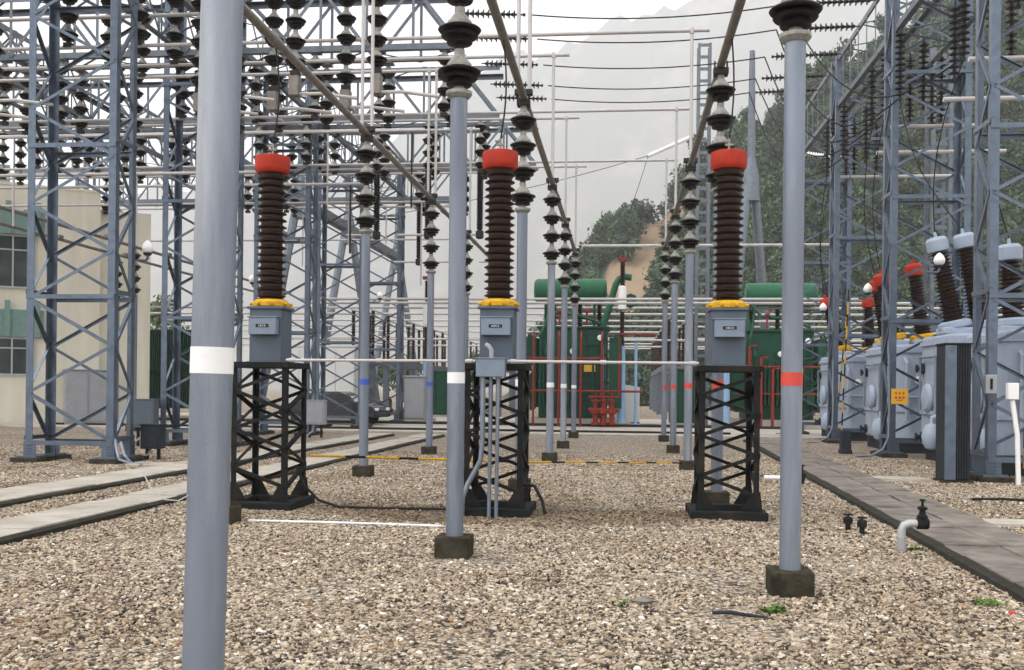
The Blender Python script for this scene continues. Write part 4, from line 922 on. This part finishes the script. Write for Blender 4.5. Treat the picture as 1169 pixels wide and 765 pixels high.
def gravel_patch(quad, density, name):
    o = MB().add([tuple(W(*q)) for q in quad],[(0,1,2,3)]).build(name, sm); tag(o, kind='stuff')
    ng = bpy.data.node_groups.new(name, 'GeometryNodeTree'); ng.interface.new_socket('Geometry', in_out='INPUT', socket_type='NodeSocketGeometry'); ng.interface.new_socket('Geometry', in_out='OUTPUT', socket_type='NodeSocketGeometry')
    n, l = ng.nodes, ng.links; gi = n.new('NodeGroupInput'); go = n.new('NodeGroupOutput')
    dp = n.new('GeometryNodeDistributePointsOnFaces'); dp.inputs['Density'].default_value = density; l.new(gi.outputs[0], dp.inputs['Mesh'])
    ic = n.new('GeometryNodeMeshIcoSphere'); ic.inputs['Radius'].default_value = 1; ic.inputs['Subdivisions'].default_value = 2
    sp = n.new('GeometryNodeSetPosition'); nz = n.new('ShaderNodeTexNoise'); nz.inputs['Scale'].default_value = 1.1; nz.inputs['Detail'].default_value = 1
    sub = n.new('ShaderNodeVectorMath'); sub.operation = 'SUBTRACT'; sub.inputs[1].default_value = (.5,.5,.5); l.new(nz.outputs['Color'], sub.inputs[0])
    sc = n.new('ShaderNodeVectorMath'); sc.operation = 'SCALE'; sc.inputs['Scale'].default_value = 1.5; l.new(sub.outputs[0], sc.inputs[0])
    l.new(ic.outputs['Mesh'], sp.inputs['Geometry']); l.new(sc.outputs[0], sp.inputs['Offset'])
    sm_ = n.new('GeometryNodeSetMaterial'); sm_.inputs['Material'].default_value = sm; l.new(sp.outputs[0], sm_.inputs['Geometry'])
    un = n.new('ShaderNodeTexNoise'); un.inputs['Scale'].default_value = .9; un.inputs['Detail'].default_value = 3
    um = n.new('ShaderNodeMath'); um.operation = 'MULTIPLY_ADD'; um.inputs[1].default_value = .08; um.inputs[2].default_value = -.036; l.new(un.outputs['Fac'], um.inputs[0])
    uc = n.new('ShaderNodeCombineXYZ'); l.new(um.outputs[0], uc.inputs['Z']); up = n.new('GeometryNodeSetPosition'); l.new(dp.outputs['Points'], up.inputs['Geometry']); l.new(uc.outputs[0], up.inputs['Offset'])
    ins = n.new('GeometryNodeInstanceOnPoints'); l.new(up.outputs[0], ins.inputs['Points']); l.new(sm_.outputs[0], ins.inputs['Instance'])
    rr = n.new('FunctionNodeRandomValue'); rr.data_type = 'FLOAT_VECTOR'; rr.inputs['Min'].default_value = (-.45,-.45,0); rr.inputs['Max'].default_value = (.45,.45,6.28); l.new(rr.outputs[0], ins.inputs['Rotation'])
    rs = n.new('FunctionNodeRandomValue'); rs.data_type = 'FLOAT_VECTOR'; rs.inputs['Min'].default_value = (.009,.007,.006); rs.inputs['Max'].default_value = (.027,.021,.015); rs.inputs['Seed'].default_value = 3; rk = n.new('FunctionNodeRandomValue'); rk.data_type = 'FLOAT'; rk.inputs['Seed'].default_value = 9
    pw = n.new('ShaderNodeMath'); pw.operation = 'POWER'; pw.inputs[1].default_value = 5; l.new(rk.outputs[1], pw.inputs[0])
    pa = n.new('ShaderNodeMath'); pa.operation = 'MULTIPLY_ADD'; pa.inputs[1].default_value = .85; pa.inputs[2].default_value = .62; l.new(pw.outputs[0], pa.inputs[0])
    vs_ = n.new('ShaderNodeVectorMath'); vs_.operation = 'SCALE'; l.new(rs.outputs[0], vs_.inputs[0]); l.new(pa.outputs[0], vs_.inputs['Scale']); l.new(vs_.outputs[0], ins.inputs['Scale'])
    l.new(ins.outputs[0], go.inputs[0])
    md = o.modifiers.new('scatter', 'NODES'); md.node_group = ng
    return o
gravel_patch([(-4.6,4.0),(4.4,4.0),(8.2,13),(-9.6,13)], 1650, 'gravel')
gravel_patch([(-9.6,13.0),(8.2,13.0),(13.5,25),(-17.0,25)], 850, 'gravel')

# ------------------------------------------------------------------ hills, woods, trees
def px2x(px, d): return (px-584.5)/1150*d
CR = [(560,446),(600,400),(630,345),(655,300),(680,262),(710,236),(740,222),(770,196),(800,165),(830,142),(860,118),(900,90),(950,60),(1000,32),(1060,0),(1169,-60),(1300,-120),(1600,-160),(1900,-150)]
def crest(px): return float(np.interp(px, [c[0] for c in CR], [c[1] for c in CR]))
def hill_pt(px, u):     # u 0 foot .. 1 crest .. 1.6 beyond
    d = 102+88*u; dc = 190
    h = max(0, (446-crest(px)-14)/1150*dc)
    f = min(u,1.0); z = h*(f**1.15) if u <= 1 else h*(1-.25*(u-1))
    z += (math.sin(px*.05+u*5)+math.sin(px*.11-u*9))*1.2*min(1,h/20)*f
    pc = 584.5+(px-584.5)   # each column runs straight away from the yard
    return Vector((px2x(pc, d), d, z-.5)), d
PXS = np.linspace(560,1900,150); US = np.linspace(0,1.6,44)
vs, bare = [], []
def proj(p): return 584.5+1150*p.x/p.y, 444.3-1150*(p.z-1.6)/p.y
def scar(px, py, grow=0):        # the landslide on the slope
    t = (py-232)/(350-232); c = 768-72*t; w = 8+30*min(max(t,0),1)+grow
    return 1.0 if -.02 < t < 1.1 and abs(px-c+8*math.sin(py*.15)) < w else 0.0
for u in US:
    for px in PXS:
        p, d = hill_pt(px, u); vs.append(tuple(p)); q = proj(p); bare.append(scar(*q))
nx = len(PXS); fs = [(j*nx+i, j*nx+i+1, (j+1)*nx+i+1, (j+1)*nx+i) for j in range(len(US)-1) for i in range(nx-1)]
hm = bpy.data.materials.new('hillside_ground'); hm.use_nodes = True; N, L = hm.node_tree.nodes, hm.node_tree.links; b = N['Principled BSDF']; b.inputs['Roughness'].default_value = 1
at = N.new('ShaderNodeAttribute'); at.attribute_name = 'bare'; geo = N.new('ShaderNodeNewGeometry'); nz = N.new('ShaderNodeTexNoise'); nz.inputs['Scale'].default_value = .22; nz.inputs['Detail'].default_value = 10; nz.inputs['Roughness'].default_value = .75; L.new(geo.outputs['Position'], nz.inputs['Vector'])
c1 = N.new('ShaderNodeMix'); c1.data_type = 'RGBA'; c1.inputs['A'].default_value = (.13,.085,.05,1); c1.inputs['B'].default_value = (.38,.27,.17,1); L.new(nz.outputs['Fac'], c1.inputs['Factor'])
c2 = N.new('ShaderNodeMix'); c2.data_type = 'RGBA'; c2.inputs['A'].default_value = (.035,.055,.022,1); L.new(at.outputs['Fac'], c2.inputs['Factor']); L.new(c1.outputs['Result'], c2.inputs['B']); L.new(c2.outputs['Result'], b.inputs['Base Color'])
h = MB().add(vs, fs).build('hillside', hm); tag(h, kind='structure')
a = h.data.attributes.new('bare', 'FLOAT', 'POINT'); a.data.foreach_set('value', bare)
def crown_quads(n, rx, rz, leaf, lumps=9):
    cs = rng.normal(size=(lumps,3)); cs /= np.linalg.norm(cs,axis=1)[:,None]; cs *= rng.uniform(.25,.62,(lumps,1)); cs = cs*np.array([rx,rx,rz]); rad = rng.uniform(.26,.5,lumps)*rx
    k = rng.integers(0,lumps,n); d = rng.normal(size=(n,3)); d /= np.linalg.norm(d,axis=1)[:,None]
    p = cs[k]+d*(rad[k]*rng.uniform(.55,1.08,n))[:,None]*np.array([1,1,.85])
    nrm = d+rng.normal(size=(n,3))*.55; nrm /= np.linalg.norm(nrm,axis=1)[:,None]
    t = np.cross(nrm, rng.normal(size=(n,3))); t /= np.linalg.norm(t,axis=1)[:,None]; b = np.cross(nrm,t)
    s = (leaf*rng.uniform(.5,1.2,n))[:,None]
    return np.stack([p-t*s, p-b*s*.55, p+t*s, p+b*s*.55],1)      # (n,4,3)
def quads_obj(name, Q, m):
    n = len(Q); me = bpy.data.meshes.new(name); me.vertices.add(n*4); me.vertices.foreach_set('co', Q.reshape(-1)); me.loops.add(n*4); me.loops.foreach_set('vertex_index', np.arange(n*4, dtype=np.int32))
    me.polygons.add(n); me.polygons.foreach_set('loop_start', np.arange(0,n*4,4,dtype=np.int32)); me.materials.append(m); me.update(calc_edges=True)
    o = bpy.data.objects.new(name, me); COL.objects.link(o); return o
def leafmat(name, lo, hi, sc):
    m = bpy.data.materials.new(name); m.use_nodes = True; N, L = m.node_tree.nodes, m.node_tree.links; b = N['Principled BSDF']; b.inputs['Roughness'].default_value = .7
    geo = N.new('ShaderNodeNewGeometry'); nz = N.new('ShaderNodeTexNoise'); nz.inputs['Scale'].default_value = sc; nz.inputs['Detail'].default_value = 2; L.new(geo.outputs['Position'], nz.inputs['Vector'])
    ad = N.new('ShaderNodeMath'); ad.operation = 'MULTIPLY_ADD'; L.new(geo.outputs['Random Per Island'], ad.inputs[0]); ad.inputs[1].default_value = .3; L.new(nz.outputs['Fac'], ad.inputs[2])
    mr = N.new('ShaderNodeMapRange'); mr.inputs['From Min'].default_value = .42; mr.inputs['From Max'].default_value = .95; L.new(ad.outputs[0], mr.inputs['Value'])
    mx = N.new('ShaderNodeMix'); mx.data_type = 'RGBA'; mx.inputs['A'].default_value = (*lo,1); mx.inputs['B'].default_value = (*hi,1); L.new(mr.outputs[0], mx.inputs['Factor']); L.new(mx.outputs['Result'], b.inputs['Base Color'])
    return m
woodm = leafmat('wood_leaves', (.006,.024,.012), (.070,.125,.048), .16)
protoQ = [crown_quads(300, rx, rz, .40) for rx, rz in ((3.0,3.0),(2.5,3.4),(3.4,2.8),(2.2,2.4),(2.8,3.8))]
parts = []
tries = 0
while len(parts) < 2600 and tries < 22000:
    tries += 1
    px = rng.uniform(600,1330); u = rng.uniform(.0,1.06)
    p, d = hill_pt(px, u)
    if p.z < .2 and px < 700 and rng.random() < .5: continue
    q = proj(p+Vector((0,0,2)))
    if scar(q[0], q[1]+4, 5): continue
    sc = .78*rng.uniform(.6,1.25)*(1.35 if rng.random() < .1 else 1)*(.8+.4*u); a = rng.uniform(0,2*PI); ca, sa = math.cos(a), math.sin(a)
    Q = protoQ[rng.integers(0,5)]*sc; Q = Q@np.array([[ca,sa,0],[-sa,ca,0],[0,0,1]]); parts.append(Q+np.array([p.x,p.y,p.z+2.3*sc]))
w = quads_obj('woodland', np.concatenate(parts), woodm); tag(w, kind='stuff')
treem = leafmat('near_tree_leaves', (.025,.06,.015), (.10,.17,.045), .6)
def tree(label, x, y, hgt, r):
    t = bpy.data.objects.new('broadleaf_tree', None); COL.objects.link(t); t.location = (x,y,0); tag(t, label, 'tree', 'broadleaf trees beyond the yard')
    tr = MB().tube([(0,0,-.2),(.1,0,hgt*.3),(.0,.15,hgt*.6),(.1,.1,hgt*.85)], [.28,.2,.13,.05], 10)
    for k in range(5):
        a = k*1.3; tr.tube([(.05,.05,hgt*(.3+.08*k)),(math.cos(a)*r*.4,math.sin(a)*r*.4,hgt*(.5+.06*k)),(math.cos(a)*r*.7,math.sin(a)*r*.7,hgt*(.6+.06*k))], [.11,.07,.03], 8)
    tr.build('trunk', 'bark', t)
    Q = crown_quads(1500, r, hgt*.38, .26, 11)+np.array([0,0,hgt*.62]); c = quads_obj('crown', Q, treem); c.parent = t
for k, (px, d, hgt, r) in enumerate(((178,95,12,4.5),(420,100,5.5,3.2),(458,105,5.2,3.0),(545,100,6.0,3.2),(765,98,4.2,2.4),(60,105,13,5))):
    tree(['tall tree behind the cream building corner','low tree seen through the far rack, outer','low tree seen through the far rack, middle','low tree above the far rack beside the white banded pole','low bushy tree at the far yard edge between racks','tall tree behind the cream building roof'][k], px2x(px,d), d, hgt, r)
# far mountains
MC = [(-500,170),(-200,215),(100,235),(300,205),(440,165),(520,105),(590,58),(683,20),(775,-8),(900,-45),(1100,-80),(1400,-60),(1700,20)]
vs = []; PX2 = np.linspace(-500,1700,180); U2 = np.linspace(0,1.5,36)
for u in U2:
    for px in PX2:
        d = 2000+800*u; h0 = (444-float(np.interp(px,[c[0] for c in MC],[c[1] for c in MC])))/1150*2800
        z = h0*(min(u,1)**1.2)*(1-.2*max(0,u-1)); z += (math.sin(px*.021+u*3)+math.sin(px*.047-u*6)+.6*math.sin(px*.11+u*13)+.5*math.sin(px*.23+u*4))*19*min(u,1)
        vs.append((px2x(px,d), d, z-2))
nx = len(PX2); fs = [(j*nx+i, j*nx+i+1, (j+1)*nx+i+1, (j+1)*nx+i) for j in range(len(U2)-1) for i in range(nx-1)]
mm = bpy.data.materials.new('mountain_slope'); mm.use_nodes = True; N, L = mm.node_tree.nodes, mm.node_tree.links; b = N['Principled BSDF']; b.inputs['Roughness'].default_value = 1
geo = N.new('ShaderNodeNewGeometry'); nz = N.new('ShaderNodeTexNoise'); nz.inputs['Scale'].default_value = .006; nz.inputs['Detail'].default_value = 10; nz.inputs['Roughness'].default_value = .65; L.new(geo.outputs['Position'], nz.inputs['Vector'])
mr = N.new('ShaderNodeMapRange'); mr.inputs['From Min'].default_value = .53; mr.inputs['From Max'].default_value = .68; L.new(nz.outputs['Fac'], mr.inputs['Value'])
mx = N.new('ShaderNodeMix'); mx.data_type = 'RGBA'; mx.inputs['A'].default_value = (.03,.05,.04,1); mx.inputs['B'].default_value = (.26,.23,.19,1); L.new(mr.outputs[0], mx.inputs['Factor']); L.new(mx.outputs['Result'], b.inputs['Base Color'])
mo = MB().add(vs, fs).build('mountain', mm); tag(mo, kind='structure')

# ------------------------------------------------------------------ haze
HZ = .00047
hz = MB().box(-4200,4200,-150,3400,-1,1450).build('haze', []); tag(hz, kind='stuff')
hzm = bpy.data.materials.new('haze_air'); hzm.use_nodes = True; N, L = hzm.node_tree.nodes, hzm.node_tree.links
N.remove(N['Principled BSDF']); pv = N.new('ShaderNodeVolumePrincipled'); pv.inputs['Color'].default_value = (.975,.978,.985,1); pv.inputs['Density'].default_value = HZ; pv.inputs['Anisotropy'].default_value = .2
L.new(pv.outputs[0], N['Material Output'].inputs['Volume']); hz.data.materials.append(hzm)

# ------------------------------------------------------------------ light, sky, camera
EL, AZ = R(50), R(-118)       # sun high to the left, a little behind the camera (azimuth from +Y, clockwise)
wd = bpy.data.worlds.new('World'); S.world = wd; wd.use_nodes = True; N, L = wd.node_tree.nodes, wd.node_tree.links
bg = N['Background']; sk = N.new('ShaderNodeTexSky'); sk.sky_type = 'NISHITA'; sk.sun_disc = False; sk.sun_elevation = EL; sk.sun_rotation = AZ; sk.dust_density = 4; sk.air_density = 1
hs = N.new('ShaderNodeHueSaturation'); hs.inputs['Saturation'].default_value = .18; L.new(sk.outputs[0], hs.inputs['Color'])
mxw = N.new('ShaderNodeMix'); mxw.data_type = 'RGBA'; mxw.inputs['Factor'].default_value = .6; L.new(hs.outputs[0], mxw.inputs['A']); mxw.inputs['B'].default_value = (13.2,13.2,13.4,1)   # even cloud layer
L.new(mxw.outputs['Result'], bg.inputs['Color']); bg.inputs['Strength'].default_value = .15
sl = bpy.data.lights.new('sun', 'SUN'); sl.energy = .9; sl.angle = R(12); sl.color = (1,.96,.90)
so = bpy.data.objects.new('sun', sl); COL.objects.link(so)
dv = Vector((math.sin(AZ)*math.cos(EL), math.cos(AZ)*math.cos(EL), math.sin(EL))); so.rotation_euler = dv.to_track_quat('Z','Y').to_euler()
cam = bpy.data.cameras.new('camera'); co = bpy.data.objects.new('camera', cam); COL.objects.link(co); S.camera = co
cam.lens = 36*1150/1169; cam.sensor_width = 36; cam.shift_y = (444.3-382.5)/1169; cam.clip_end = 20000; cam.clip_start = .1
co.location = (0,0,1.6); co.rotation_euler = (PI/2, -R(.6), 0)
S.view_settings.view_transform = 'Standard'; S.view_settings.look = 'None'; S.view_settings.exposure = 0.32; S.view_settings.gamma = 1
S.cycles.volume_bounces = 4; S.cycles.max_bounces = 8; S.cycles.transparent_max_bounces = 4
